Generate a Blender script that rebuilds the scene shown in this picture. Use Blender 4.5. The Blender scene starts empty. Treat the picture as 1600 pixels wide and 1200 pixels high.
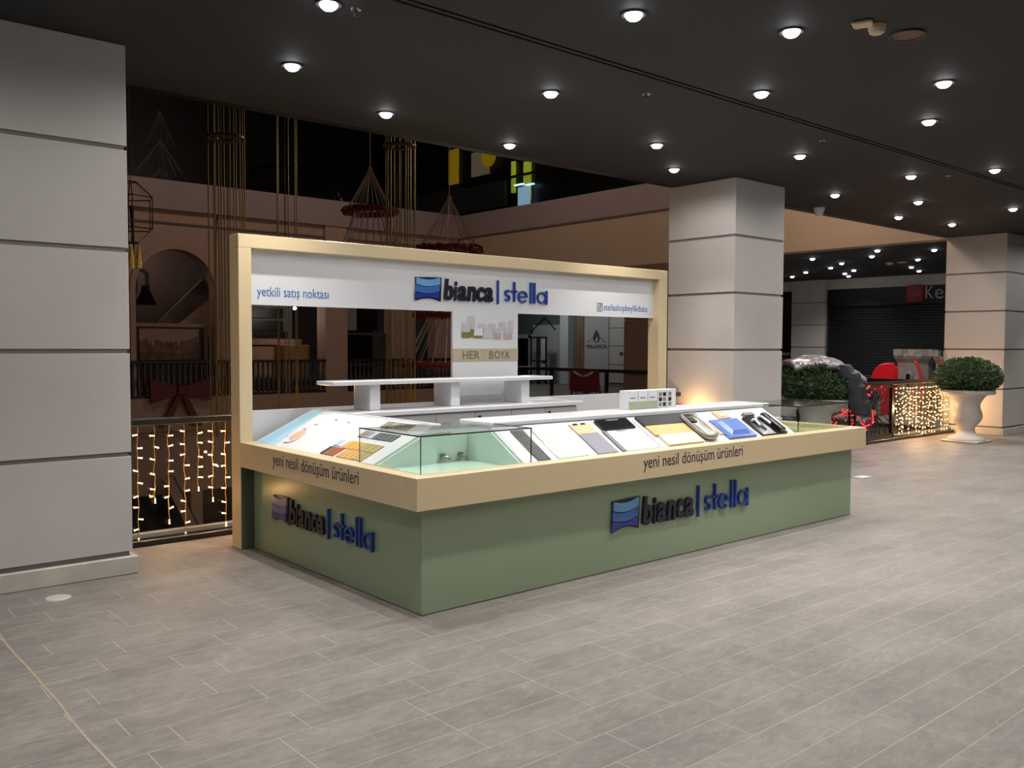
import bpy, math, random
from mathutils import Vector, Matrix
R = math.radians
PI = math.pi
random.seed(7)
sc = bpy.context.scene
col = sc.collection
# ------------------------------------------------------------------ camera, world, exposure
F, YAW, PITCH, ROLL = 1388.3, 0.7095, -0.0449, 0.0043
fw = Vector((math.sin(YAW)*math.cos(PITCH), math.cos(YAW)*math.cos(PITCH), math.sin(PITCH)))
rt = Vector((math.cos(YAW), -math.sin(YAW), 0)); up = rt.cross(fw)
r2 = rt*math.cos(ROLL)+up*math.sin(ROLL); u2 = up*math.cos(ROLL)-rt*math.sin(ROLL)
cd = bpy.data.cameras.new('camera'); cam = bpy.data.objects.new('camera', cd); col.objects.link(cam)
cam.matrix_world = Matrix(((r2.x, u2.x, -fw.x, 0), (r2.y, u2.y, -fw.y, 0), (r2.z, u2.z, -fw.z, 1.6), (0, 0, 0, 1)))
cd.sensor_width = 36; cd.lens = 36*F/1600; cd.clip_end = 200
sc.camera = cam
sc.view_settings.view_transform = 'Standard'; sc.view_settings.look = 'None'
sc.view_settings.gamma = 1; sc.view_settings.use_curve_mapping = False
sc.view_settings.exposure = 0.0
w = bpy.data.worlds.new('night_sky'); sc.world = w; w.use_nodes = True
w.node_tree.nodes['Background'].inputs[0].default_value = (.5, .6, .8, 1)
w.node_tree.nodes['Background'].inputs[1].default_value = .006
SPOT_W = 165      # each downlight core of the beam
SPILL_W = 27     # the same lamp's wide spill
GAL_W = 60       # gallery downlights
ATR_W = 95       # warm fill added to the atrium
# ------------------------------------------------------------------ materials
def lin(c):
    return tuple((x/12.92 if x <= .04045 else ((x+.055)/1.055)**2.4) for x in c)
def rgb(r, g, b): return lin((r/255, g/255, b/255))
M = {}
def mat(name, c, rough=.5, metal=0, noise=0, scale=8, bump=0, emit=None, es=0, spec=.5, objvar=0, bscale=None, stretch=None):
    m = bpy.data.materials.new(name); m.use_nodes = True
    nt = m.node_tree; b = nt.nodes['Principled BSDF']
    b.inputs['Base Color'].default_value = (*c, 1); b.inputs['Roughness'].default_value = rough
    b.inputs['Metallic'].default_value = metal; b.inputs['Specular IOR Level'].default_value = spec
    tc = nt.nodes.new('ShaderNodeTexCoord'); src = tc.outputs['Object']
    if stretch:
        mp = nt.nodes.new('ShaderNodeMapping'); mp.inputs['Scale'].default_value = stretch
        nt.links.new(src, mp.inputs[0]); src = mp.outputs[0]
    cout = None
    if noise:
        n = nt.nodes.new('ShaderNodeTexNoise'); n.inputs['Scale'].default_value = scale; n.inputs['Detail'].default_value = 5
        nt.links.new(src, n.inputs['Vector'])
        mr = nt.nodes.new('ShaderNodeMapRange'); mr.inputs[1].default_value = .3; mr.inputs[2].default_value = .7
        mr.inputs[3].default_value = 1-noise; mr.inputs[4].default_value = 1+noise
        nt.links.new(n.outputs[0], mr.inputs[0])
        mx = nt.nodes.new('ShaderNodeMix'); mx.data_type = 'RGBA'; mx.blend_type = 'MULTIPLY'; mx.inputs[0].default_value = 1
        mx.inputs[6].default_value = (*c, 1)
        nt.links.new(mr.outputs[0], mx.inputs[7]); cout = mx.outputs[2]
    if objvar:
        oi = nt.nodes.new('ShaderNodeObjectInfo')
        mr = nt.nodes.new('ShaderNodeMapRange'); mr.inputs[3].default_value = 1-objvar; mr.inputs[4].default_value = 1+objvar
        nt.links.new(oi.outputs['Random'], mr.inputs[0])
        mx = nt.nodes.new('ShaderNodeMix'); mx.data_type = 'RGBA'; mx.blend_type = 'MULTIPLY'; mx.inputs[0].default_value = 1
        if cout: nt.links.new(cout, mx.inputs[6])
        else: mx.inputs[6].default_value = (*c, 1)
        nt.links.new(mr.outputs[0], mx.inputs[7]); cout = mx.outputs[2]
    if cout: nt.links.new(cout, b.inputs['Base Color'])
    if bump:
        n = nt.nodes.new('ShaderNodeTexNoise'); n.inputs['Scale'].default_value = bscale or scale*3; n.inputs['Detail'].default_value = 4
        nt.links.new(src, n.inputs['Vector'])
        bp = nt.nodes.new('ShaderNodeBump'); bp.inputs['Strength'].default_value = bump; bp.inputs['Distance'].default_value = .01
        nt.links.new(n.outputs[0], bp.inputs['Height']); nt.links.new(bp.outputs[0], b.inputs['Normal'])
    if emit:
        b.inputs['Emission Color'].default_value = (*emit, 1); b.inputs['Emission Strength'].default_value = es
    M[name] = m
    return m
mat('pillar_panel', rgb(196, 191, 188), .45, noise=.03, scale=3, bump=.05, bscale=60, objvar=.02)
mat('joint_dark', rgb(128, 123, 122), .7, noise=.05)
mat('plinth_stone', rgb(190, 186, 176), .5, noise=.10, scale=6)
mat('shade_panel', rgb(112, 88, 78), .5, noise=.03, scale=3)  # pillar panel with its shade put into the colour
mat('cream', rgb(214, 194, 156), .32, noise=.02, scale=2)
mat('green', rgb(150, 168, 138), .28, noise=.02, scale=2)
mat('green_dark', rgb(78, 86, 66), .35, noise=.03)
mat('white_gloss', rgb(218, 219, 222), .25, noise=.01, scale=2)
mat('white_matt', rgb(212, 213, 216), .5, noise=.01, scale=2)
mat('cabinet_grey', rgb(190, 190, 195), .35, noise=.01)
mat('ceiling_black', rgb(31, 33, 36), .75, noise=.05, scale=1.5, bump=.05, bscale=40)
mat('black', rgb(10, 10, 11), .4, noise=.1)
mat('black_gloss', rgb(9, 9, 10), .12, noise=.1)
mat('rail_black', rgb(24, 19, 17), .35, noise=.1)
mat('shutter', rgb(30, 31, 34), .45, noise=.1)
mat('atrium_wall', rgb(166, 138, 126), .75, noise=.05, scale=2, bump=.1, bscale=20)
mat('atrium_band', rgb(150, 132, 134), .75, noise=.04, scale=2)
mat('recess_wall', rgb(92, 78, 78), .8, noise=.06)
mat('beige_wall', rgb(178, 156, 136), .7, noise=.03, scale=2)
mat('slab_edge', rgb(168, 140, 122), .8, noise=.05)
mat('dark_grey', rgb(58, 58, 62), .5, noise=.08)
mat('mid_grey', rgb(120, 122, 124), .5, noise=.05)
mat('pale_grey', rgb(185, 186, 186), .5, noise=.03)
mat('teal_grey', rgb(96, 110, 108), .5, noise=.05)
mat('gold', rgb(108, 94, 58), .36, 1, noise=.1)
mat('tassel_gold', rgb(226, 196, 90), .3, .8, noise=.5, scale=60, bump=.8, bscale=90)
mat('gold_col', rgb(140, 110, 74), .45, noise=.15, scale=5)
mat('bead', rgb(172, 148, 140), .35, noise=.1, scale=40)
mat('garland', rgb(110, 18, 28), .7, noise=.35, scale=30)
mat('red_cloth', rgb(88, 16, 24), .6, noise=.2, scale=6, bump=.3)
mat('red_plastic', rgb(225, 30, 40), .35, noise=.04)
mat('castle_grey', rgb(150, 145, 138), .55, noise=.18, scale=7, bump=.4)
mat('logo_navy', rgb(20, 24, 42), .3, noise=.05)
mat('logo_blue', rgb(34, 66, 148), .3, noise=.05)
mat('logo_deep', rgb(30, 52, 140), .25, noise=.05)
mat('logo_mid', rgb(60, 104, 172), .25, noise=.05)
mat('logo_sky', rgb(104, 160, 212), .25, noise=.05)
mat('lilac1', rgb(150, 148, 178), .25, noise=.05)
mat('lilac2', rgb(120, 112, 158), .25, noise=.05)
mat('lilac3', rgb(92, 76, 130), .25, noise=.05)
mat('text_purple', rgb(44, 30, 62), .5, noise=.05)
mat('text_blue', rgb(58, 104, 168), .5, noise=.05)
mat('text_olive', rgb(104, 110, 76), .5, noise=.05)
mat('band_tan', rgb(176, 164, 140), .5, noise=.05)
mat('jar_grey', rgb(186, 186, 190), .5, noise=.05)
mat('jar_pink', rgb(178, 164, 168), .5, noise=.05)
mat('jar_green', rgb(120, 116, 62), .5, noise=.1)
mat('marble_black', rgb(20, 22, 24), .4, noise=.9, scale=22)
mat('stone_dark', rgb(66, 68, 68), .3, noise=.3, scale=25)
mat('tile_grey', rgb(142, 142, 152), .3, noise=.04)
mat('tile_peach', rgb(214, 176, 140), .4, noise=.06, scale=12)
mat('wood_light', rgb(206, 170, 112), .4, noise=.16, scale=6, stretch=(1, 14, 1))
mat('panel_cream', rgb(224, 214, 182), .35, noise=.02)
mat('steel', rgb(168, 164, 158), .33, 1, noise=.03, scale=6)
mat('door_blue', rgb(92, 122, 190), .25, noise=.03)
mat('tray_black', rgb(22, 22, 24), .18, noise=.1)
mat('glass_sheet', rgb(200, 216, 204), .08, noise=.02)
mat('case_floor', rgb(200, 220, 205), .08, noise=.02)
mat('case_floor_olive', rgb(150, 158, 112), .15, noise=.03)
mat('case_wall', rgb(196, 214, 206), .12, noise=.02)
mat('swatch_orange', rgb(168, 88, 52), .4, noise=.15, scale=20)
mat('swatch_brown', rgb(140, 96, 76), .4, noise=.1)
mat('swatch_dark', rgb(48, 46, 58), .4, noise=.1)
mat('swatch_yellow', rgb(206, 160, 68), .4, noise=.08)
mat('swatch_oak', rgb(200, 156, 94), .4, noise=.12, scale=20)
mat('swatch_khaki', rgb(168, 152, 100), .4, noise=.1)
mat('swatch_grey', rgb(140, 144, 140), .4, noise=.1)
mat('swatch_slate', rgb(84, 92, 94), .4, noise=.1)
mat('swatch_taupe', rgb(136, 126, 114), .4, noise=.1)
mat('swatch_pale', rgb(176, 184, 204), .4, noise=.05)
mat('print_sky', rgb(160, 208, 228), .4, noise=.05, scale=3)
mat('box_white', rgb(214, 216, 218), .4, noise=.02)
mat('box_sage', rgb(158, 166, 138), .4, noise=.05)
mat('leaf', rgb(58, 84, 44), .5, noise=.45, scale=9)
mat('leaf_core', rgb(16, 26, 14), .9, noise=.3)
mat('urn_white', rgb(206, 200, 192), .45, noise=.03, scale=5)
mat('coat_silver', rgb(120, 114, 118), .3, metal=.25, noise=.35, scale=9, bump=.35, bscale=9)
mat('coat_dark', rgb(44, 46, 52), .45, noise=.15, bump=.5, bscale=14)
mat('bottle_clear', rgb(172, 180, 182), .1, noise=.05)
mat('label_blue', rgb(40, 110, 160), .4, noise=.05)
mat('tape', rgb(156, 146, 124), .7, noise=.12, scale=14)
mat('grout', rgb(172, 166, 156), .8, noise=.08)
mat('chrome', rgb(150, 150, 146), .2, 1, noise=.05)
mat('ivory', rgb(206, 186, 158), .5, noise=.03)
mat('cable', rgb(176, 140, 90), .5, noise=.05)
mat('sign_red', rgb(150, 24, 44), .4, noise=.05)
mat('sign_grey', rgb(168, 168, 168), .4, noise=.05)
mat('poster_red', rgb(120, 44, 54), .5, noise=.2, scale=30)
mat('crowd', rgb(96, 64, 60), .6, noise=.7, scale=5)
mat('screen_tan', rgb(142, 116, 106), .6, noise=.05)
mat('yellow_panel', rgb(150, 122, 18), .5, noise=.1, emit=rgb(150, 122, 18), es=.32)
mat('lime_panel', rgb(150, 165, 40), .5, noise=.1, emit=rgb(150, 165, 40), es=.5)
mat('blue_panel', rgb(120, 150, 175), .5, noise=.1, emit=rgb(130, 165, 190), es=.8)
mat('cyan_lamp', rgb(190, 225, 235), .5, noise=.02, emit=rgb(190, 225, 240), es=1.4)
mat('beige_panel', rgb(90, 82, 66), .5, noise=.1, emit=rgb(90, 82, 66), es=.5)
mat('lens', (1, 1, 1), .5, noise=.01, emit=(.93, .95, 1), es=30)
mat('bulb', (1, .8, .5), .4, noise=.01, emit=(1, .55, .2), es=5.5)
mat('bulb_pale', (1, .85, .6), .4, noise=.01, emit=(1, .74, .42), es=11)
mat('red_rope', (.8, .02, .03), .4, noise=.01, emit=(1, .02, .04), es=1.6)
def glass(name, tint, k=1.0):
    m = bpy.data.materials.new(name); m.use_nodes = True; nt = m.node_tree
    for n in list(nt.nodes): nt.nodes.remove(n)
    o = nt.nodes.new('ShaderNodeOutputMaterial'); mx = nt.nodes.new('ShaderNodeMixShader')
    t = nt.nodes.new('ShaderNodeBsdfTransparent'); t.inputs[0].default_value = (*tint, 1)
    g = nt.nodes.new('ShaderNodeBsdfGlossy'); g.inputs['Roughness'].default_value = .02
    f = nt.nodes.new('ShaderNodeFresnel'); ge = nt.nodes.new('ShaderNodeNewGeometry'); mr = nt.nodes.new('ShaderNodeMapRange')
    mr.inputs[3].default_value = 1.45; mr.inputs[4].default_value = 1/1.45      # same weak reflection from both sides of the thin pane
    nt.links.new(ge.outputs['Backfacing'], mr.inputs[0]); nt.links.new(mr.outputs[0], f.inputs[0])
    mm = nt.nodes.new('ShaderNodeMath'); mm.operation = 'MULTIPLY'; mm.inputs[1].default_value = k
    nt.links.new(f.outputs[0], mm.inputs[0]); nt.links.new(mm.outputs[0], mx.inputs[0])
    nt.links.new(t.outputs[0], mx.inputs[1]); nt.links.new(g.outputs[0], mx.inputs[2]); nt.links.new(mx.outputs[0], o.inputs[0])
    M[name] = m
glass('glass', (.95, .975, .96), .8); glass('rail_glass', (.93, .94, .93), .3)
mat('glass_edge', rgb(10, 24, 20), .5, noise=.05, spec=.2)
# floor tile stone: grey with soft lighter clouds, streaks along the board and a per-tile tone
def floor_mat():
    m = bpy.data.materials.new('floor_stone'); m.use_nodes = True; nt = m.node_tree; b = nt.nodes['Principled BSDF']
    L = nt.links.new
    g = nt.nodes.new('ShaderNodeNewGeometry')
    def noise(sc_, st, det=6):
        mp = nt.nodes.new('ShaderNodeMapping'); mp.inputs['Scale'].default_value = st
        L(g.outputs['Position'], mp.inputs[0])
        n = nt.nodes.new('ShaderNodeTexNoise'); n.inputs['Scale'].default_value = sc_; n.inputs['Detail'].default_value = det
        n.inputs['Roughness'].default_value = .62
        L(mp.outputs[0], n.inputs['Vector']); return n.outputs[0]
    a = noise(1.6, (1, 1.8, 1)); c = noise(9, (1, 2.6, 1), 8); d = noise(120, (1, 1, 1), 3)
    vor = nt.nodes.new('ShaderNodeTexWhiteNoise'); vor.noise_dimensions = '2D'
    sp = nt.nodes.new('ShaderNodeSeparateXYZ'); L(g.outputs['Position'], sp.inputs[0])
    def fl(sock, off, div):
        s = nt.nodes.new('ShaderNodeMath'); s.operation = 'SUBTRACT'; s.inputs[1].default_value = off; L(sock, s.inputs[0])
        q = nt.nodes.new('ShaderNodeMath'); q.operation = 'DIVIDE'; q.inputs[1].default_value = div; L(s.outputs[0], q.inputs[0])
        k = nt.nodes.new('ShaderNodeMath'); k.operation = 'FLOOR'; L(q.outputs[0], k.inputs[0]); return k.outputs[0]
    cx = nt.nodes.new('ShaderNodeCombineXYZ')
    L(fl(sp.outputs[0], .09, .6), cx.inputs[0]); L(fl(sp.outputs[1], .015, .205), cx.inputs[1]); L(cx.outputs[0], vor.inputs[0])
    def mr(s, lo, hi, f0=.3, f1=.7):
        q = nt.nodes.new('ShaderNodeMapRange'); q.inputs[1].default_value = f0; q.inputs[2].default_value = f1
        q.inputs[3].default_value = lo; q.inputs[4].default_value = hi; L(s, q.inputs[0]); return q.outputs[0]
    def mul(x, y):
        q = nt.nodes.new('ShaderNodeMath'); q.operation = 'MULTIPLY'; L(x, q.inputs[0]); L(y, q.inputs[1]); return q.outputs[0]
    vn = noise(3.2, (1, 2.2, 1), 7); vn.node.inputs['Distortion'].default_value = 1.4
    ab = nt.nodes.new('ShaderNodeMath'); ab.operation = 'SUBTRACT'; ab.inputs[1].default_value = .5; L(vn, ab.inputs[0])
    ab2 = nt.nodes.new('ShaderNodeMath'); ab2.operation = 'ABSOLUTE'; L(ab.outputs[0], ab2.inputs[0])
    v = mul(mr(ab2.outputs[0], 1.14, .985, 0, .04), mul(mul(mul(mr(a, .82, 1.2), mr(c, .84, 1.18)), mr(d, .93, 1.07)), mr(vor.outputs[0], .95, 1.05, 0, 1)))
    mx = nt.nodes.new('ShaderNodeMix'); mx.data_type = 'RGBA'; mx.blend_type = 'MULTIPLY'; mx.inputs[0].default_value = 1
    mx.inputs[6].default_value = (*rgb(125, 119, 113), 1); L(v, mx.inputs[7]); L(mx.outputs[2], b.inputs['Base Color'])
    L(mr(c, .5, .68), b.inputs['Roughness']); b.inputs['Specular IOR Level'].default_value = .4
    bp = nt.nodes.new('ShaderNodeBump'); bp.inputs['Strength'].default_value = .25; bp.inputs['Distance'].default_value = .004
    L(c, bp.inputs['Height']); L(bp.outputs[0], b.inputs['Normal'])
    M['floor_stone'] = m
floor_mat()
# ------------------------------------------------------------------ mesh helpers
ORG = {}
class MB:
    def __init__(s): s.v = []; s.f = []
    def add(s, vs, fs, mtx=None):
        o = len(s.v)
        s.v += [tuple(mtx @ Vector(p)) for p in vs] if mtx else [tuple(p) for p in vs]
        s.f += [tuple(i+o for i in f) for f in fs]; return s
    def box(s, x0, x1, y0, y1, z0, z1, mtx=None):
        vs = [(x, y, z) for z in (z0, z1) for y in (y0, y1) for x in (x0, x1)]
        return s.add(vs, [(0, 2, 3, 1), (4, 5, 7, 6), (0, 1, 5, 4), (2, 6, 7, 3), (0, 4, 6, 2), (1, 3, 7, 5)], mtx)
    def bbox(s, x0, x1, y0, y1, z0, z1, b=.006, mtx=None):      # chamfered box
        vs = []; 
        for z, q in ((z0, b), (z0+b, 0), (z1-b, 0), (z1, b)):
            X0, X1, Y0, Y1 = x0+q, x1-q, y0+q, y1-q
            vs += [(X0+b, Y0, z), (X1-b, Y0, z), (X1, Y0+b, z), (X1, Y1-b, z), (X1-b, Y1, z), (X0+b, Y1, z), (X0, Y1-b, z), (X0, Y0+b, z)]
        fs = [tuple(range(7, -1, -1)), tuple(range(24, 32))]
        for k in range(3):
            for i in range(8):
                j = (i+1) % 8; fs.append((k*8+i, k*8+j, k*8+8+j, k*8+8+i))
        return s.add(vs, fs, mtx)
    def lathe(s, c, prof, n=24, mtx=None):
        vs = []; fs = []
        for r, z in prof:
            vs += [(c[0]+r*math.cos(2*PI*i/n), c[1]+r*math.sin(2*PI*i/n), c[2]+z) for i in range(n)]
        for k in range(len(prof)-1):
            for i in range(n):
                j = (i+1) % n; fs.append((k*n+i, k*n+j, k*n+n+j, k*n+n+i))
        fs.append(tuple(range(n-1, -1, -1))); fs.append(tuple((len(prof)-1)*n+i for i in range(n)))
        return s.add(vs, fs, mtx)
    def tube(s, pts, r, n=6, mtx=None, closed=False):
        pts = [Vector(p) for p in pts]; vs = []; fs = []; N = len(pts)
        for k, p in enumerate(pts):
            a = pts[k-1] if (k or closed) else p; b = pts[(k+1) % N] if (k < N-1 or closed) else p
            t = (b-a); t = t.normalized() if t.length > 1e-9 else Vector((0, 0, 1))
            e = Vector((0, 0, 1)) if abs(t.z) < .9 else Vector((1, 0, 0))
            x = t.cross(e).normalized(); y = t.cross(x)
            rr = r[k] if isinstance(r, (list, tuple)) else r
            vs += [p+x*rr*math.cos(2*PI*i/n)+y*rr*math.sin(2*PI*i/n) for i in range(n)]
        for k in range(N if closed else N-1):
            for i in range(n):
                j = (i+1) % n; k2 = (k+1) % N; fs.append((k*n+i, k*n+j, k2*n+j, k2*n+i))
        if not closed: fs.append(tuple(range(n))); fs.append(tuple((N-1)*n+i for i in range(n-1, -1, -1)))
        return s.add(vs, fs, mtx)
    def prism(s, poly, d0, d1, mtx=None):        # poly in (u,v), depth w from d0 to d1, as (u, w, v)
        n = len(poly)
        vs = [(u, d0, v) for u, v in poly]+[(u, d1, v) for u, v in poly]
        fs = [tuple(range(n)), tuple(range(2*n-1, n-1, -1))]+[(i, i+n, (i+1) % n+n, (i+1) % n) for i in range(n)]
        return s.add(vs, fs, mtx)
    def strip(s, a, b, d0, d1, mtx=None):       # region between two equally long polylines
        n = len(a)
        vs = [(u, d, v) for d in (d0, d1) for pl in (a, b) for u, v in pl]
        fs = []
        for i in range(n-1):
            fs += [(i, i+1, n+i+1, n+i), (2*n+i, 3*n+i, 3*n+i+1, 2*n+i+1), (i, 2*n+i, 2*n+i+1, i+1), (n+i, n+i+1, 3*n+i+1, 3*n+i)]
        fs += [(0, n, 3*n, 2*n), (n-1, 3*n-1, 4*n-1, 2*n-1)]
        return s.add(vs, fs, mtx)
    def arc(s, cu, cv, r, a0, a1, wd, d0, d1, n=18, mtx=None, sx=1):
        A = [R(a0+(a1-a0)*i/n) for i in range(n+1)]
        return s.strip([(cu+sx*(r+wd/2)*math.cos(t), cv+(r+wd/2)*math.sin(t)) for t in A],
                       [(cu+sx*(r-wd/2)*math.cos(t), cv+(r-wd/2)*math.sin(t)) for t in A], d0, d1, mtx)
    def build(s, name, m, parent=None, smooth=False, label=None, kind=None, center=False):
        me = bpy.data.meshes.new(name)
        if parent is not None: org = Vector(ORG[parent.name])
        else:
            xs, ys, zs = zip(*s.v); org = Vector(((min(xs)+max(xs))/2, (min(ys)+max(ys))/2, min(zs)))
        me.from_pydata([(a-org.x, b-org.y, c-org.z) for a, b, c in s.v], [], s.f); me.update()
        if smooth:
            for p in me.polygons: p.use_smooth = True
        me.materials.append(M[m])
        o = bpy.data.objects.new(name, me); col.objects.link(o)
        if parent is not None: o.parent = parent
        else: o.location = org
        ORG[o.name] = tuple(org)
        if label: o['label'] = label
        if kind: o['kind'] = kind
        return o
def tag(o, label=None, cat=None, group=None, kind=None):
    if label: o['label'] = label
    if cat: o['category'] = cat
    if group: o['group'] = group
    if kind: o['kind'] = kind
    return o
def thing(name, label, cat, loc, group=None):
    o = bpy.data.objects.new(name, None); col.objects.link(o); o.location = loc; o.empty_display_size = .1
    ORG[o.name] = tuple(loc); return tag(o, label, cat, group)
def copy_tree(o, loc=None, parent=None, label=None):
    c = o.copy(); col.objects.link(c)
    if parent is not None: c.parent = parent
    if loc is not None: c.location = loc; ORG[c.name] = tuple(loc)
    if label: c['label'] = label
    for ch in list(o.children):
        if ch.type != 'LIGHT' or True: copy_tree(ch, parent=c)
    return c
def lamp(name, kind, loc, energy, color, parent=None, size=.05, angle=None, blend=.5, rot=None):
    l = bpy.data.lights.new(name, kind); l.energy = energy; l.color = color
    if kind == 'AREA': l.size = size
    else: l.shadow_soft_size = size
    if kind == 'SPOT': l.spot_size = R(angle); l.spot_blend = blend
    o = bpy.data.objects.new(name, l); col.objects.link(o)
    if rot: o.rotation_euler = rot
    if parent is not None:
        o.parent = parent; org = ORG[parent.name]; o.location = (loc[0]-org[0], loc[1]-org[1], loc[2]-org[2])
    else: o.location = loc
    return o
def text_mesh(body, off=0, shear=0, spacing=1):
    c = bpy.data.curves.new('t', 'FONT'); c.body = body; c.size = 1; c.offset = off; c.shear = shear; c.extrude = .01
    c.space_character = spacing; c.resolution_u = 3
    o = bpy.data.objects.new('t', c); col.objects.link(o)
    dg = bpy.context.evaluated_depsgraph_get(); dg.update()
    me = bpy.data.meshes.new_from_object(o.evaluated_get(dg))
    vs = [tuple(v.co) for v in me.vertices]; fs = [tuple(p.vertices) for p in me.polygons]
    bpy.data.objects.remove(o); bpy.data.curves.remove(c); bpy.data.meshes.remove(me)
    return vs, fs
def fit_text(mb, body, u0, u1, v0, v1, d0, d1, mtx, **k):
    vs, fs = text_mesh(body.replace('ş', 's'), **k); vs = list(vs); fs = list(fs)
    for i, ch in enumerate(body):
        if ch != 'ş': continue
        xr = max(p[0] for p in text_mesh(body[:i+1].replace('ş', 's'), **k)[0])-.22
        q = [(xr-.01, .0), (xr+.03, .0), (xr+.02, -.04), (xr+.08, -.07), (xr+.08, -.14), (xr+.02, -.19), (xr-.08, -.18), (xr-.08, -.145), (xr, -.15), (xr+.03, -.12), (xr+.02, -.09), (xr-.03, -.07)]
        n0 = len(vs); n = len(q)
        vs += [(a, b, .01) for a, b in q]+[(a, b, -.01) for a, b in q]
        fs += [tuple(n0+j for j in range(n)), tuple(n0+2*n-1-j for j in range(n))]+[(n0+j, n0+j+n, n0+(j+1) % n+n, n0+(j+1) % n) for j in range(n)]
    xs = [p[0] for p in vs]; ys = [p[1] for p in vs]
    a, b = min(xs), max(xs); c, d = min(ys), max(ys)
    out = [(u0+(x-a)/(b-a)*(u1-u0), d0 if z > 0 else d1, v0+(y-c)/(d-c)*(v1-v0)) for x, y, z in vs]
    mb.add(out, fs, mtx); return mb
def words(body, u0, u1, v0, v1, d0, d1, mtx, name, m, parent, **k):
    # lettering cut word by word, each word a part
    ends = []; acc = ''
    for w_ in body.split(' '):
        acc += w_; ends.append(max(p[0] for p in text_mesh(acc.replace('ş', 's'), **k)[0])); acc += ' '
    q = fit_text(MB(), body, u0, u1, v0, v1, d0, d1, None, **k)
    cuts = [u0+(e+.03)/ends[-1]*(u1-u0) for e in ends[:-1]]+[1e9]; lo = -1e9
    for c in cuts:
        mp = {}; out = MB(); fs = []
        for f_ in q.f:
            if all(lo < q.v[i][0] <= c for i in f_):
                for i in f_:
                    if i not in mp: mp[i] = len(mp)
                fs.append(tuple(mp[i] for i in f_))
        out.add([q.v[i] for i in mp], fs, mtx); out.build(name, m, parent); lo = c
# frames: local (u, w, v): u to the viewer's right, w into the surface, v up
def face_front(x, y, z): return Matrix.Translation((x, y, z))
def face_left(x, y, z, s=1):      # surface facing -X: u runs towards -Y, w towards +X
    return Matrix(((0, 1, 0, x), (-s, 0, 0, y), (0, 0, 1, z), (0, 0, 0, 1)))
# ------------------------------------------------------------------ the setting
CZ = 3.61; EY = 7.28; GX = 17.1; FY = 22.4
mb = MB(); mb.box(-3, 27, -5, EY, -.35, -.0005)
floor = mb.build('floor', 'grout', kind='structure')
# planks of the floor: .6 x .2 m in running bond
def px_of(x, y, z=0):
    d = Vector((x, y, z-1.6)); q = d.dot(fw)
    if q < .3: return None
    return 800+F*d.dot(r2)/q, 600-F*d.dot(u2)/q, q
tiles = []
row = 0
yy = .015-.205*22
while yy < EY-.1:
    off = random.choice((0, .3, .3, 0, .15)) if row % 2 else random.choice((0, .3, .45))
    xx = -2.91+off-.6
    while xx < 26.9:
        tiles.append((max(xx, -2.99), min(xx+.6, 26.95), yy, min(yy+.205, EY-.02))); xx += .6
    yy += .205; row += 1
def tkey(t):
    p = px_of((t[0]+t[1])/2, (t[2]+t[3])/2)
    if p is None or not (-150 < p[0] < 1750 and 500 < p[1] < 1330): return 1e9
    cx_, cy_ = (t[0]+t[1])/2, (t[2]+t[3])/2
    if 2.98 < cx_ < 7.85 and cy_ > 4.3 and cy_ < 6.5: return 1e6+p[2]
    return p[2]
tiles.sort(key=tkey)
J = .0021
tile_mesh = None
far = MB()
for i, t in enumerate(tiles):
    full = abs(t[1]-t[0]-.6) < 1e-6 and abs(t[3]-t[2]-.205) < 1e-6
    if i < 300 and full:
        if tile_mesh is None:
            m_ = MB(); m_.box(J, .6-J, J, .205-J, -.02, 0)
            tile_mesh = bpy.data.meshes.new('floor_tile'); tile_mesh.from_pydata(m_.v, [], m_.f); tile_mesh.materials.append(M['floor_stone'])
        o = bpy.data.objects.new('floor_tile', tile_mesh); col.objects.link(o); o.parent = floor
        fo = ORG[floor.name]; o.location = (t[0]-fo[0], t[2]-fo[1], random.uniform(-.0002, .0001)-fo[2])
    else: far.box(t[0]+J, t[1]-J, t[2]+J, t[3]-J, -.02, 0)
far.build('floor_tile', 'floor_stone', floor, kind='stuff')
# yellowed tape line and bits on the floor
mb = MB(); pts = [(1.0+random.uniform(-.006, .006), 3.0+.25*i) for i in range(11)]
for (xa, ya), (xb, yb) in zip(pts, pts[1:]):
    mb.add([(xa-.006, ya, .0012), (xa+.006, ya, .0012), (xb+.006, yb, .0012), (xb-.006, yb, .0012), (xa-.006, ya, .0002), (xa+.006, ya, .0002), (xb+.006, yb, .0002), (xb-.006, yb, .0002)],
           [(0, 1, 2, 3), (7, 6, 5, 4), (0, 4, 5, 1), (2, 6, 7, 3), (0, 3, 7, 4), (1, 5, 6, 2)])
tag(mb.build('floor_tape', 'tape'), 'narrow yellowed line of tape on the grey floor, lower left', 'tape')
# gallery floors beyond
MB().box(GX, 27, EY, 31, -.6, 0).build('floor', 'floor_stone', kind='structure')
mb = MB(); mb.box(-6, GX, FY, 32, -.62, .22); mb.build('floor', 'slab_edge', kind='structure')
MB().box(-6, 27, EY, 34, -5.0, -4.6).build('floor', 'dark_grey', kind='structure')
MB().box(-6, GX, EY-.02, EY+.03, -.6, -.02).build('trim_1', 'slab_edge', kind='structure')
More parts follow.
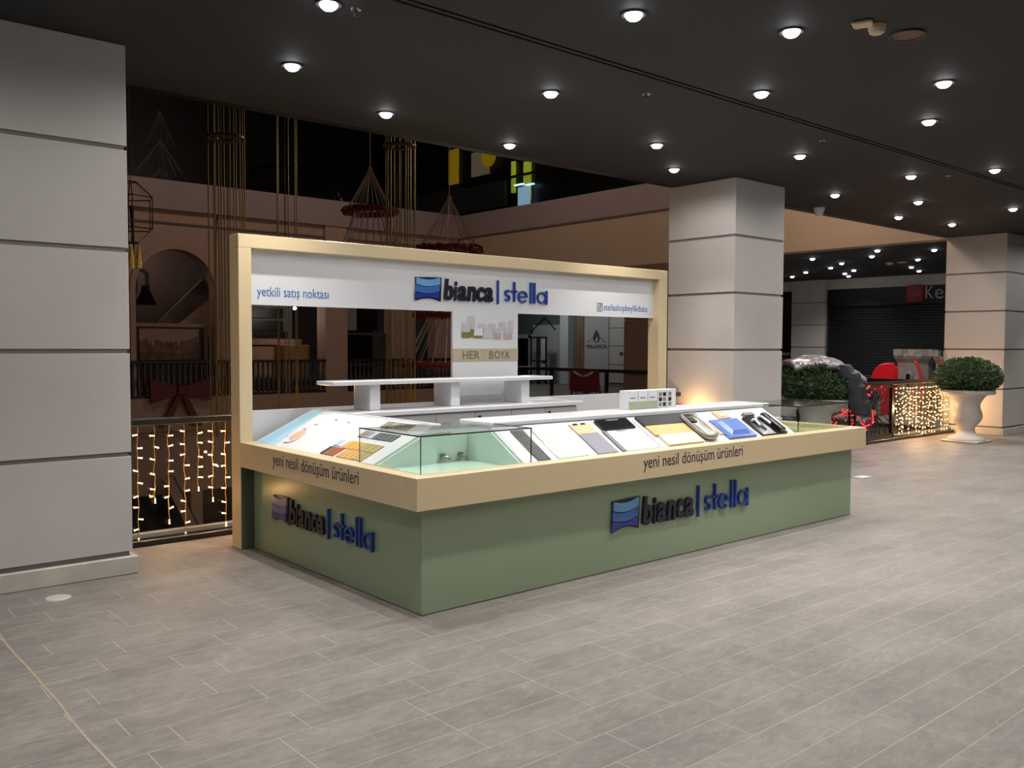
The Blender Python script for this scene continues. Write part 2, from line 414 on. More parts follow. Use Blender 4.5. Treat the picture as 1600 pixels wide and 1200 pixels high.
# ceiling: black board with a double slot at y 4.45
mb = MB(); mb.box(-3, 27, -5, 4.405, CZ, CZ+.25); mb.box(-3, 27, 4.43, 4.462, CZ, CZ+.25); mb.box(-3, 27, 4.487, EY, CZ, CZ+.25)
mb.box(-3, 27, 4.35, 4.55, CZ+.2, CZ+.3); mb.box(GX+.4, 27, EY, 31, CZ, CZ+.25)
mb.build('ceiling', 'ceiling_black', kind='structure')
MB().box(-6, GX, EY, EY+.12, CZ, 9).build('wall_upper', 'black', kind='structure')
MB().box(-3, 27, -5.2, -5, 0, CZ).build('wall_back', 'mid_grey', kind='structure')
MB().box(-3.2, -3, -5, 7.2, 0, CZ).build('wall_left', 'mid_grey', kind='structure')
MB().box(-6.2, -6, 7, 32, -5, 12).build('wall_left', 'black', kind='structure')
MB().box(-6.2, 28, 7, 33, 12, 12.2).build('ceiling', 'black', kind='structure')
# ------------------------------------------------------------------ panelled pillars
LV = [(.13, .83), (.83, 1.54), (1.54, 2.23), (2.23, 2.92), (2.92, CZ)]
def pillar(x0, x1, y0, y1, label, panel='pillar_panel', skip=()):
    t = thing('panelled_pillar', label, 'pillar', ((x0+x1)/2, (y0+y1)/2, 0))
    MB().box(x0+.016, x1-.016, y0+.016, y1-.016, 0, CZ-.002).build('core', 'joint_dark', t)
    g = .015; k = .02
    for i, (a, b) in enumerate(LV):
        za, zb = a+g+(.012 if i == 0 else 0), b-(g if i < 4 else .003)
        MB().bbox(x0, x1, y0, y0+k, za, zb, .002).build('panel', panel, t)
        MB().bbox(x0, x0+k, y0+k, y1-k, za, zb, .002).build('panel', panel, t)
        MB().bbox(x1-k, x1, y0+k, y1-k, za, zb, .002).build('panel', panel, t)
        MB().bbox(x0, x1, y1-k, y1, za, zb, .002).build('panel', panel, t)
    e = .03
    MB().bbox(x0-e, x1+e, y0-e, y0+.01, 0, .125, .006).build('plinth', 'plinth_stone', t)
    MB().bbox(x0-e, x0+.01, y0+.01, y1-.01, 0, .125, .006).build('plinth', 'plinth_stone', t)
    MB().bbox(x1-.01, x1+e, y0+.01, y1-.01, 0, .125, .006).build('plinth', 'plinth_stone', t)
    MB().bbox(x0-e, x1+e, y1-.01, y1+e, 0, .125, .006).build('plinth', 'plinth_stone', t)
    return t
pillar(.93, 1.987, 6.35, 7.40, 'white panelled pillar at the left edge, beside the lit glass railing')
pillar(9.02, 10.06, 6.40, 7.42, 'white panelled pillar standing just behind the right end of the kiosk')
pillar(16.95, 18.0, 6.30, 7.35, 'white panelled pillar at the right edge behind the planter urn')
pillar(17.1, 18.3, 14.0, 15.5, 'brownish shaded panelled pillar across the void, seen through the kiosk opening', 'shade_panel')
pillar(25.02, 26.1, 14.45, 15.6, 'pale panelled pillar between two dark shopfronts across the gallery')
# ------------------------------------------------------------------ atrium shell
# far wall with an arched opening and rectangular bays
def far_wall():
    mb = MB(); y0, y1 = FY+.15, FY+.55
    mb.box(-6, 7.1, y0, y1, .2, 4.9)
    # arch spandrel
    A = [R(180-180*i/20) for i in range(21)]
    mb.strip([(8.2+1.0*math.cos(a), 2.95+1.0*math.sin(a)) for a in A], [(8.2+1.1*math.cos(a)*1.0, 4.9) for a in A], y0, y1)
    mb.box(7.1, 7.2, y0, y1, .2, 4.9); mb.box(9.2, 9.95, y0, y1, .2, 4.9)
    mb.box(9.95, 12.35, y0, y1, 2.75, 4.9); mb.box(12.35, 13.05, y0-.1, y1, .2, 4.9)
    mb.box(13.05, 14.6, y0, y1, 2.95, 4.9); mb.box(14.6, 15.4, y0, y1, .2, 4.9); mb.box(15.4, 16.2, y0, y1, 2.7, 4.9); mb.box(16.2, GX, y0, y1, .2, 4.9)
    o = mb.build('wall_far', 'atrium_wall', kind='structure')
    m2 = MB(); m2.arc(8.2, 2.95, 1.06, 0, 180, .13, y0-.05, y0, 24); m2.box(7.07, 7.2, y0-.05, y0, .2, 2.95); m2.box(9.2, 9.33, y0-.05, y0, .2, 2.95)
    m2.build('trim_2', 'atrium_wall', kind='structure')
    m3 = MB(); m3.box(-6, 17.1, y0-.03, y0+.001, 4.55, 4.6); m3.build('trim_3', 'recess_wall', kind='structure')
far_wall()
MB().box(-6, GX-.0, FY, FY+.4, 4.9, 5.62).build('wall_band', 'atrium_band', kind='structure')
MB().box(GX, GX+.4, EY+.2, FY+.4, 4.93, 5.62).build('wall_band', 'atrium_band', kind='structure')
MB().box(GX+.03, GX+.4, EY+.1, 31, CZ, 4.93).build('wall_right', 'beige_wall', kind='structure')
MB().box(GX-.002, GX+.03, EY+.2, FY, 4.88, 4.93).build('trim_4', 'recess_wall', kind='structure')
MB().box(-6, GX, FY+.4, 31, 5.4, 5.6).build('floor', 'black', kind='structure')
MB().box(-6, 27, 31, 31.2, -5, 12).build('wall_rear', 'black', kind='structure')
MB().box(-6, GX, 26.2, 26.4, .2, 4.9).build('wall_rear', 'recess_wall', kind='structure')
# lower storey wall
mb = MB(); mb.box(-6, GX, FY+.1, FY+.4, -2.2, -.6); mb.box(8.5, 8.8, FY+.1, FY+.4, -4.6, -2.2); mb.box(GX, GX+.3, EY, FY+.4, -4.6, -.6)
mb.build('wall_lower', 'atrium_wall', kind='structure')
MB().box(-6, GX, FY+1.5, FY+1.7, -4.6, -.6).build('wall_lower', 'black', kind='structure')
m_ = Matrix.Translation((7.75, FY-.4, -1.75)) @ Matrix.Rotation(R(65), 4, 'Y')
t = thing('escalator', 'pale slanting escalator side seen through the left glass railing, one floor down', 'escalator', (8.2, FY-.3, -4.6))
MB().box(0, 3.1, 0, .12, -.12, .12, m_).build('balustrade', 'atrium_wall', t)
m_ = Matrix.Translation((7.95, FY-.2, -1.75)) @ Matrix.Rotation(R(65), 4, 'Y')
MB().box(0, 3.1, 0, .3, -.02, .03, m_).build('handrail', 'black', t)
# content of the arch: sloping stair soffits, dark lantern, framed banner
t = thing('staircase', 'brown sloping stair flights inside the dark arch', 'stairs', (8.3, 25.0, .22))
def slope_box(p0, p1, y0, y1, th):
    (a, b), (c, d) = p0, p1; L_ = math.hypot(c-a, d-b); n = (-(d-b)/L_*th, (c-a)/L_*th)
    return [(a, b), (c, d), (c-n[0], d-n[1]), (a-n[0], b-n[1])]
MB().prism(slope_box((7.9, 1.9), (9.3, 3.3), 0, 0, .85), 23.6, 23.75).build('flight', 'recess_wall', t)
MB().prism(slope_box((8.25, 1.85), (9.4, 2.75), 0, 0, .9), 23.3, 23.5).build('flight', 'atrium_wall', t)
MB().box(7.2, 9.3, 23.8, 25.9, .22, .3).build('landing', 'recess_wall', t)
t = thing('arched_lantern', 'tall black lantern silhouette with arched top inside the arch', 'lantern', (7.85, 24.2, .3))
MB().box(7.7, 7.75, 24.15, 24.2, .3, 3.4).build('post', 'black', t)
MB().arc(7.88, 3.35, .15, 0, 180, .08, 24.12, 24.2).box(7.69, 7.77, 24.12, 24.2, 2.9, 3.36).box(7.99, 8.07, 24.12, 24.2, 3.0, 3.36).build('hoop', 'black', t)
MB().lathe((8.0, 24.2, 2.6), [(.28, 0), (.12, .35), (.1, .5)], 12).build('hood', 'black', t)
t = thing('framed_banner', 'wide framed banner showing a dim crowd, below the arch', 'banner', (8.15, 23.0, .22))
MB().box(7.3, 9.05, 23.0, 23.05, 1.02, 2.0).build('backing', 'black', t)
MB().box(7.42, 8.93, 22.97, 22.999, 1.5, 1.95).build('print', 'screen_tan', t)
# crowd silhouettes as flat print
mb = MB(); rr = random.Random(3); poly = [(7.42, 1.16)]
x = 7.42
while x < 8.93:
    h = 1.45+.22*rr.random()+.12*(1 if (x < 7.7 or x > 8.7) else 0); poly += [(x, h), (min(x+.05, 8.93), h+rr.uniform(-.02, .08))]; x += .08
poly += [(8.93, 1.16)]
mb.prism(poly, 22.955, 22.968); mb.build('print', 'crowd', t)
MB().box(7.2, 9.15, 22.93, 23.0, 2.0, 2.09).box(7.2, 7.28, 22.93, 23.0, .22, 2.0).box(9.07, 9.15, 22.93, 23.0, .22, 2.0).build('frame', 'screen_tan', t)
# second bay
t = thing('shopfront', 'dim two-storey shop bay with black sign panes, left of the brown pilaster', 'shopfront', (11.1, 24.5, .22))
MB().box(9.95, 12.35, 24.5, 24.6, .22, 2.75).build('back_wall', 'mid_grey', t)
for a, b in ((2.33, 2.62), (1.95, 2.26)): MB().box(10.75, 12.0, 24.35, 24.42, a, b).build('window_pane', 'black', t)
MB().box(10.6, 12.1, 24.3, 24.48, 1.82, 1.93).build('sill', 'black', t)
MB().box(9.95, 10.35, 24.3, 24.4, 1.75, 2.1).build('sign', 'red_cloth', t)
MB().box(9.95, 12.35, 23.9, 24.3, 1.55, 1.72).build('cornice', 'slab_edge', t)
MB().box(9.95, 11.55, 23.9, 24.0, .6, 1.5).build('lower_wall', 'slab_edge', t)
MB().bbox(11.5, 12.3, 23.3, 23.9, .55, 1.55, .02).build('kiosk_box', 'gold_col', t)
t = thing('shopfront', 'dark shop window with grey frames between brown pilaster and gold rods', 'shopfront', (13.8, 23.6, .22))
MB().box(13.05, 14.6, 23.6, 23.7, .22, 2.95).build('glazing', 'black_gloss', t)
MB().box(13.08, 13.5, 22.7, 22.8, 1.98, 2.9).build('panel', 'mid_grey', t)
MB().box(13.55, 14.2, 22.7, 22.8, 1.98, 2.75).build('sign', 'black_gloss', t)
mb = MB()
for z in (1.85, .95): mb.box(13.1, 14.55, 22.75, 22.85, z, z+.06)
for x in (13.12, 14.5): mb.box(x, x+.05, 22.75, 22.85, .22, 1.9)
mb.build('frame', 'dark_grey', t)
# far balustrade with turned balusters
def balustrade(x0, x1, y, z, label, n):
    t = thing('balustrade', label, 'railing', ((x0+x1)/2, y, z))
    MB().bbox(x0, x1, y-.06, y+.06, z+.86, z+.93, .01).build('handrail', 'rail_black', t)
    MB().bbox(x0, x1, y-.06, y+.06, z, z+.06, .01).build('base_rail', 'rail_black', t)
    for i in range(n):
        x = x0+(x1-x0)*(i+.5)/n
        MB().lathe((x, y, z+.06), [(.03, 0), (.05, .15), (.06, .3), (.03, .55), (.04, .8)], 6).build('baluster', 'dark_grey', t)
balustrade(6.6, 10.0, FY+.08, .22, 'dark baluster railing under the arch across the void', 24)
balustrade(10.0, 12.35, FY+.08, .22, 'dark baluster railing left of the brown pilaster across the void', 17)
balustrade(13.1, GX-.2, FY+.08, .22, 'dark baluster railing right of the brown pilaster across the void', 26)
# big red bow on the far railing
t = thing('ribbon_bow', 'huge dark red ribbon bow hung on the railing below the arch', 'bow', (8.2, FY-.1, .4))
def cloth(poly, y, nm='loop'):
    mb = MB(); mb.prism(poly, y-.06, y+.02); mb.build(nm, 'red_cloth', t)
cloth([(8.15, .5), (7.75, .62), (7.42, .72), (7.45, .1), (7.8, .2), (8.15, .3)], FY-.1)
cloth([(8.25, .5), (8.65, .62), (8.97, .72), (8.98, .12), (8.6, .22), (8.25, .3)], FY-.1)
MB().bbox(8.08, 8.32, FY-.22, FY-.06, .28, .54, .03).build('knot', 'red_cloth', t)
cloth([(8.1, .3), (8.22, .3), (7.86, -.5), (7.62, -.5)], FY-.12, 'tail'); cloth([(8.2, .3), (8.32, .3), (8.72, -.5), (8.5, -.5)], FY-.12, 'tail')
# upper level: dark galleries with a few lit panels, wire dome and wire tree
MB().box(19, 19.2, EY+.2, 30, 5.6, 11).build('wall_upper', 'black', kind='structure')
t = thing('upper_shop', 'dark upper-level shop with yellow and beige boards above the white band', 'shopfront', (18.9, 24, 5.62))
MB().box(18.9, 18.98, 25.0, 25.5, 7.2, 8.4).build('board', 'yellow_panel', t)
MB().box(18.9, 18.98, 23.3, 24.2, 7.3, 8.1).build('board', 'beige_panel', t)
MB().lathe((0, 0, 0), [(.36, 0), (.36, .05)], 24, Matrix.Translation((18.88, 23.2, 7.85)) @ Matrix.Rotation(R(-90), 4, 'Y')).build('board', 'yellow_panel', t)
MB().box(18.9, 18.98, 21.95, 22.1, 6.5, 7.5).box(18.9, 18.98, 21.2, 21.5, 6.2, 7.4).build('light_strip', 'lime_panel', t)
MB().box(18.8, 18.9, 21.15, 21.65, 6.0, 6.6).build('screen', 'blue_panel', t)
MB().box(18.8, 18.9, 21.45, 21.85, 6.68, 6.72).box(18.8, 18.9, 20.95, 21.3, 6.62, 6.66).build('lamp_tube', 'cyan_lamp', t)
MB().box(18.8, 18.9, 22.3, 27.5, 6.1, 7.0).build('counter', 'dark_grey', t)
t = thing('glass_balustrade', 'upper-level glass balustrade with dark rail above the white band', 'railing', (17.25, 15, 5.62))
MB().box(17.2, 17.28, EY+.3, FY, 6.5, 6.56).build('handrail', 'black', t)
for i in range(10): MB().box(17.23, 17.25, EY+.4+i*1.49, EY+.4+(i+1)*1.49-.03, 5.62, 6.5).build('glass_pane', 'rail_glass', t)
t = thing('wire_dome', 'faint wire-frame dome beyond the white band, upper level', 'decoration', (13.6, 27.5, 5.6))
mb = MB()
for k in range(9):
    a = PI*k/9; mb.tube([(13.6+2.1*math.cos(q)*math.cos(a), 27.5+2.1*math.cos(q)*math.sin(a), 5.6+1.9*math.sin(q)) for q in [PI*i/16 for i in range(17)]], .012, 4)
for z in (.45, .7, .88):
    r_ = 2.1*math.sqrt(1-z*z); mb.tube([(13.6+r_*math.cos(2*PI*i/24), 27.5+r_*math.sin(2*PI*i/24), 5.6+1.9*z) for i in range(24)], .012, 4, closed=True)
mb.build('wire', 'chrome', t)
t = thing('wire_tree', 'faint tiered wire cone tree beyond the white band, near the left pillar', 'decoration', (9.05, 26, 5.6))
mb = MB()
for k in range(3):
    for i in range(14):
        a = 2*PI*i/14; z = 8.2-k*.82; r_ = .4+.25*k
        mb.tube([(9.05, 26, z), (9.05+r_*math.cos(a), 26+r_*math.sin(a), z-.96)], .008, 3)
mb.build('wire', 'mid_grey', t)
# ------------------------------------------------------------------ shops of the right gallery (x = 25.1)
SX = 25.1
mb = MB(); mb.box(SX+.25, 26.8, EY-2, 31, 0, CZ); mb.build('wall_shops', 'black', kind='structure')
MB().box(SX, SX+.3, 4, 31, 3.3, CZ-.005).build('trim_5', 'plinth_stone', kind='structure')
t = thing('roller_shutter_shop', 'closed black shop with roller shutter and red square sign at right', 'shopfront', (SX, 11.5, 0))
MB().box(SX+.02, SX+.3, 6.5, 14.42, 2.78, 3.3).build('fascia', 'shutter', t)
for i in range(34): MB().bbox(SX+.1, SX+.16, 6.6, 14.4, .02+i*.081, .02+i*.081+.074, .012).build('slat', 'shutter', t)
MB().box(SX+.02, SX+.3, 14.4, 14.44, 0, 3.3).build('jamb', 'dark_grey', t)
fm = face_left(SX+.0, 11.95, 2.84)
o = MB().prism([(.03, 0), (.45, 0), (.48, .03), (.48, .45), (.45, .48), (.03, .48), (0, .45), (0, .03)], -.06, .02, fm).build('sign_emblem', 'sign_red', t)
mb = MB()
for a, l in ((80, .19), (175, .2), (10, .17), (-85, .18)):
    c, s_ = math.cos(R(a)), math.sin(R(a))
    pts = [(.25, .22), (.25+l*.6*c-l*.35*s_, .22+l*.6*s_+l*.35*c), (.25+l*c, .22+l*s_), (.25+l*.6*c+l*.35*s_, .22+l*.6*s_-l*.35*c)]
    mb.tube([(u, -.065, v) for u, v in pts], .008, 4, fm, True)
mb.build('sign_mark', 'sign_grey', o)
for ch, u0, u1, v0, v1 in (('K', .53, .77, .08, .43), ('e', .80, 1.03, .07, .34), ('l', 1.08, 1.12, .08, .43)):
    fit_text(MB(), ch, u0, u1, v0, v1, -.05, .0, fm).build('sign_letter', 'sign_grey', t)
t = thing('shop_window', 'dark shop window strip with white letters over a small red notice', 'shopfront', (SX, 16.2, 0))
MB().box(SX+.05, SX+.25, 15.62, 16.9, 0, 3.3).build('glazing', 'black_gloss', t)
fit_text(MB(), 'HIZL', 0, .52, 0, .08, -.01, .005, face_left(SX+.04, 16.1, 1.28)).build('lettering', 'pale_grey', t)
o = MB().box(SX+.01, SX+.045, 15.6, 16.1, .9, 1.2).build('notice', 'poster_red', t)
mb = MB()
for z in (1.1, 1.03, .96): mb.box(SX, SX+.012, 15.65, 16.05, z, z+.02)
mb.build('printed_line', 'sign_red', o)
MB().box(SX-.1, SX+.2, 6.5, 16.9, .1, .72).build('trim_6', 'dark_grey', kind='structure')
# seen through the kiosk's right opening
t = thing('sign_board', 'grey shop panel with a dark leaf emblem and shop name, across the void', 'shopfront', (SX, 24.2, 0))
MB().box(SX, SX+.24, 23.55, 24.85, 0, 3.3).build('panel', 'pale_grey', t)
fm = face_left(SX-.005, 24.8, 1.42)
drop = [(.62, .75), (.72, .62), (.79, .48), (.78, .34), (.68, .25), (.56, .25), (.46, .34), (.45, .48), (.52, .62)]
MB().prism(drop, -.01, .004, fm).build('emblem', 'dark_grey', t)
MB().prism([(.6, .27), (.68, .3), (.72, .38), (.66, .5), (.6, .42), (.56, .33)], -.016, -.009, fm).build('emblem', 'pale_grey', t)
mb = MB(); mb.tube([(.42, 0, .42), (.3, 0, .4), (.24, 0, .3), (.14, 0, .28), (.1, 0, .24)], .012, 4, fm); mb.tube([(.82, 0, .42), (.94, 0, .4), (1.0, 0, .3), (1.1, 0, .28), (1.14, 0, .24)], .012, 4, fm)
mb.build('scroll', 'dark_grey', t)
fit_text(MB(), 'PERLAVISTA', .06, 1.18, .02, .17, -.01, .004, fm).build('lettering', 'dark_grey', t)
t = thing('white_wall_panel', 'white jointed wall with a small red alarm box beside the shop panel', 'wall panel', (SX, 22.6, 0))
for i, (a, b) in enumerate(LV): MB().box(SX, SX+.1, 18.5, 23.5, a+.012, b-.012).build('panel', 'pillar_panel', t)
MB().box(SX+.05, SX+.25, 18.5, 23.5, 0, CZ-.32).build('core', 'joint_dark', t)
MB().bbox(SX-.05, SX, 22.8, 22.92, 1.2, 1.32, .01).build('alarm_box', 'sign_red', t)
t = thing('gold_column', 'bronze and gold fluted column left of the shop panel', 'column', (SX, 25.0, 0))
for i, m_n in enumerate(('gold_col', 'swatch_brown', 'gold_col')): MB().lathe((SX, 24.93+i*.12, 0), [(.07, 0), (.07, CZ-.32)], 10).build('shaft', m_n, t)
t = thing('shop_window', 'pale green shop window between white column and gold column', 'shopfront', (SX, 25.5, 0))
MB().box(SX+.1, SX+.25, 25.3, 25.6, 0, 3.3).build('glazing', 'teal_grey', t)
t = thing('white_column', 'plain white square column across the void, in the kiosk opening', 'column', (SX, 25.8, 0))
MB().bbox(SX-.2, SX+.25, 25.58, 26.05, 0, CZ-.02, .01).build('shaft', 'white_matt', t)
t = thing('shop_facade', 'teal grey shop facade with a pale gable and dark doorway, across the void', 'shopfront', (SX, 28, 0))
MB().box(SX+.1, SX+.25, 26.05, 30.8, 0, 3.3).build('facade', 'teal_grey', t)
MB().box(SX, SX+.12, 26.05, 27.9, 0, 2.4).build('pale_wall', 'pale_grey', t)
MB().box(SX+.02, SX+.12, 28.15, 29.6, 0, 1.85).build('doorway', 'black', t)
MB().box(SX-.03, SX+.1, 28.0, 29.7, 1.85, 2.02).box(SX-.03, SX+.1, 27.95, 28.15, 0, 2.0).build('door_frame', 'pale_grey', t)
fm = face_left(SX-.02, 28.0, 2.1)
mb = MB(); mb.tube([(0, 0, 0), (.85, 0, .62), (1.5, 0, .1)], .035, 5, fm); mb.build('gable', 'dark_grey', t)
t = thing('display_stand', 'black framed display stand in front of the gabled shop', 'stand', (24.2, 26.6, 0))
mb = MB()
for a in (26.1, 26.5, 26.62, 27.0): mb.box(24.2, 24.25, a, a+.05, 0, 1.9)
for z in (0.1, .9, 1.85): mb.box(24.2, 24.25, 26.1, 27.0, z, z+.05)
mb.build('frame', 'black', t)
MB().box(24.26, 24.28, 26.15, 26.45, .2, 1.8).build('mirror', 'pale_grey', t)
# ------------------------------------------------------------------ railings of the void
def rail_x(x0, x1, y, label, posts, nglass, panels=True):
    t = thing('glass_railing', label, 'railing', ((x0+x1)/2, y, 0))
    MB().bbox(x0, x1, y-.045, y+.045, .945, 1.0, .008).build('handrail', 'rail_black', t)
    MB().bbox(x0, x1, y-.03, y+.03, .05, .095, .006).build('channel', 'mid_grey', t)
    MB().bbox(x0, x1, y-.1, y+.06, 0, .05, .006).build('kick_plate', 'rail_black', t)
    for p in posts: MB().bbox(p-.04, p+.04, y-.03, y+.03, .05, .95, .006).build('post', 'rail_black', t)
    for i in range(nglass):
        a = x0+(x1-x0)*i/nglass; b = x0+(x1-x0)*(i+1)/nglass
        MB().box(a+.01, b-.01, y-.006, y+.006, .09, .95).build('glass_pane', 'rail_glass', t)
    return t
RY = 7.2
rail_x(2.03, 8.98, RY, 'glass railing with black handrail between the left pillar and the kiosk frame', (), 5)
rail_x(10.1, 16.9, RY, 'glass railing with black posts behind the two planter urns', (11.8, 13.3, 14.66), 5)
t = thing('glass_railing', 'long glass railing across the void carrying a red cloth, seen in the kiosk opening', 'railing', (GX, 14, 0))
MB().bbox(GX-.04, GX+.04, EY+.15, 22.3, .86, .95, .01).build('handrail', 'rail_black', t)
MB().bbox(GX-.05, GX+.05, EY+.15, 22.3, 0, .06, .01).build('kick_plate', 'rail_black', t)
for y in (9.2, 11, 16.1, 18.2, 20.2): MB().bbox(GX-.04, GX+.04, y-.04, y+.04, .06, .86, .006).build('post', 'rail_black', t)
for i in range(9): MB().box(GX-.005, GX+.005, EY+.2+i*1.65, EY+.2+(i+1)*1.65-.03, .06, .86).build('glass_pane', 'rail_glass', t)
t = thing('hanging_cloth', 'dark red cloth with pale garland draped over the railing across the void', 'cloth', (GX-.08, 16.8, .3))
fm = face_left(GX-.07, 17.4, .3)
MB().prism([(0, .06), (.25, 0), (.5, .08), (.75, .02), (1.12, .1), (1.08, .6), (.04, .62)], -.03, .02, fm).build('fabric', 'red_cloth', t)
mb = MB()
for i in range(40):
    a = i/39; mb.box(-.015, .015, -.015, .015, -.015, .015, fm @ Matrix.Translation((.2+.7*a, -.045, .56-.1*math.sin(PI*a)+random.uniform(-.02, .02))))
mb.build('bead_trim', 'pale_grey', t, kind='stuff')
def fan_panel(fm, W, H, label, loc):
    t = thing('ironwork_panel', label, 'ironwork', loc)
    mb = MB(); mb.box(0, W, -.02, .02, 0, .03, fm); mb.box(0, W, -.02, .02, H-.03, H, fm); mb.box(0, .03, -.02, .02, 0, H, fm); mb.box(W-.03, W, -.02, .02, 0, H, fm)
    mb.build('frame', 'rail_black', t)
    cu, cv = W/2, H*.48
    for k in range(18):
        a = 2*PI*k/18; L_ = min((W/2-.03)/max(abs(math.cos(a)), .01), (H*.46)/max(abs(math.sin(a)), .01))*.96
        pts = []
        for i in range(13):
            q = i/12; s_ = math.sin(PI*q*1.0)*.055
            pts.append((q*L_, s_))
        loop = pts+[(u, -v) for u, v in pts[::-1]][1:-1]
        MB().tube([(cu+u*math.cos(a)-v*math.sin(a), 0, cv+u*math.sin(a)+v*math.cos(a)) for u, v in loop], .011, 4, fm, True).build('petal', 'rail_black', t)
    MB().lathe((0, 0, 0), [(.05, -.02), (.05, .02)], 10, fm @ Matrix.Translation((cu, 0, cv)) @ Matrix.Rotation(R(90), 4, 'X')).build('boss', 'rail_black', t)
fan_panel(face_front(13.36, RY-.03, .1), 1.24, .83, 'black petal ironwork panel on the railing behind the draped coat', (13.98, RY, .1))
fan_panel(face_front(11.86, RY-.03, .1), 1.38, .83, 'black petal ironwork panel mostly hidden behind the left planter', (12.5, RY, .1))
fan_panel(face_left(GX-.07, 17.35, .02), 1.1, .36, 'small black ironwork panel under the red cloth across the void', (GX-.07, 16.8, .02))
# glowing red rope light figure tied to the railing
t = thing('rope_light', 'glowing red rope light figure tangled on the railing beside the coat', 'light', (13.4, RY-.065, .1))
rr = random.Random(5)
for pl in ([(13.42, .80), (13.78, .95)], [(13.55, .83), (13.8, .80)], [(13.88, .55), (13.92, .4), (13.86, .33)], [(13.5, .36), (13.66, .30), (13.78, .31)], [(12.85, .5), (13.1, .6)], [(12.6, .3), (12.75, .42)]):
    pts = [(u, RY-.065+rr.uniform(-.01, .01), v) for u, v in pl]
    MB().tube(pts, .012, 5).build('rope', 'red_rope', t)
for _ in range(90):
    u = rr.uniform(12.4, 14.2); v = rr.choice((rr.uniform(.1, .95), rr.uniform(.3, .7))); a = rr.uniform(0, 6.28); l = rr.uniform(.015, .05)
    if u > 13.95 and rr.random() < .7: continue
    MB().tube([(u, RY-.065, v), (u+l*math.cos(a), RY-.065, v+l*math.sin(a))], .007, 4).build('rope', 'red_rope', t)
lamp('rope_glow', 'POINT', (13.3, RY-.4, .5), 3.0, (1, .05, .06), t, .012)
# ------------------------------------------------------------------ curtain lights
BULB = None
def string_light(x, y, ztop, zbot, label, group, nb, joined=False, seed=0):
    rr = random.Random(seed)
    t = thing('string_light', label, 'string light', (x, y, zbot), group)
    n = 14; pts = []
    for i in range(n+1):
        q = i/n; pts.append((x+rr.uniform(-.008, .008), y, ztop+(zbot-ztop)*q))
    MB().tube(pts, .0028, 4).build('cable', 'cable', t)
    global BULB
    if BULB is None:
        q = MB().lathe((0, 0, 0), [(.004, 0), (.005, .018), (.004, .024), (.008, .034), (.003, .037)], 6)
        BULB = bpy.data.meshes.new('bulb'); BULB.from_pydata(q.v, [], q.f); BULB.materials.append(M['bulb'])
    for k in range(nb):
        z = ztop-.06-(ztop-zbot-.05)*(k+.3*rr.random())/max(nb-1, 1); sd = rr.choice((-1, 1)); a = rr.uniform(-.35, .35)
        if k == nb-1: m_ = Matrix.Translation((x, y-.004, zbot)) @ Matrix.Rotation(R(180), 4, 'X')
        else: m_ = Matrix.Translation((x, y-.004, z)) @ Matrix.Rotation(sd*(PI/2-a), 4, 'Y')
        b = bpy.data.objects.new('bulb', BULB); col.objects.link(b); b.parent = t
        b.matrix_local = Matrix.Translation((-x, -y, -zbot)) @ m_
    return t
NUM = ['first', 'second', 'third', 'fourth', 'fifth', 'sixth', 'seventh', 'eighth', 'ninth', 'tenth', 'eleventh', 'twelfth', 'thirteenth', 'fourteenth', 'fifteenth', 'sixteenth', 'seventeenth', 'eighteenth', 'nineteenth', 'twentieth', 'twenty-first', 'twenty-second', 'twenty-third', 'last']
zb = (.06, .36, .18, .06, .42, .32, .10); ords = ('leftmost', 'second', 'third', 'fourth, longest middle', 'fifth, shortest', 'sixth', 'last')
for i, x in enumerate((2.29, 2.42, 2.53, 2.66, 2.77, 2.89, 3.0)):
    string_light(x, RY-.03, .945, zb[i], '%s strand of warm bulbs from the left pillar, on the left glass railing' % ords[i], 'curtain lights on the left railing', (10, 6, 8, 10, 6, 7, 9)[i], seed=i)
for i, z in enumerate((.35, .68)): lamp('bulb_glow', 'POINT', (2.45+.45*i, RY-.14, z), 2.5, (1, .55, .2), None, .012)
lamp('bulb_glow', 'POINT', (3.02, RY-.2, .55), 5.0, (1, .55, .2), None, .012)
for i in range(9):
    string_light(3.4+i*.6, RY-.03, .945, .2, '%s strand of warm bulbs from the left on the railing behind the kiosk' % NUM[i], 'curtain lights behind the kiosk', 7, True, 40+i)
lamp('bulb_glow', 'POINT', (8.82, RY-.28, .82), 6.5, (1, .55, .2), None, .012)
lamp('bulb_glow', 'POINT', (5.9, RY+.3, .6), 20, (1, .48, .14), None, .05)
lamp('bulb_glow', 'POINT', (3.5, RY+.3, .6), 10, (1, .48, .14), None, .05)
for i in range(24):
    string_light(14.76+i*.083, RY-.03-.012*(i % 3), .945, .08+.3*random.random()**2, '%s warm bulb strand from the left in the dense light curtain by the urn' % NUM[i] , 'dense light curtain by the right urn', 10, True, 80+i)
for x in (15.2, 16.5): lamp('bulb_glow', 'POINT', (x, RY-.2, .5), 20, (1, .55, .22), None, .015)
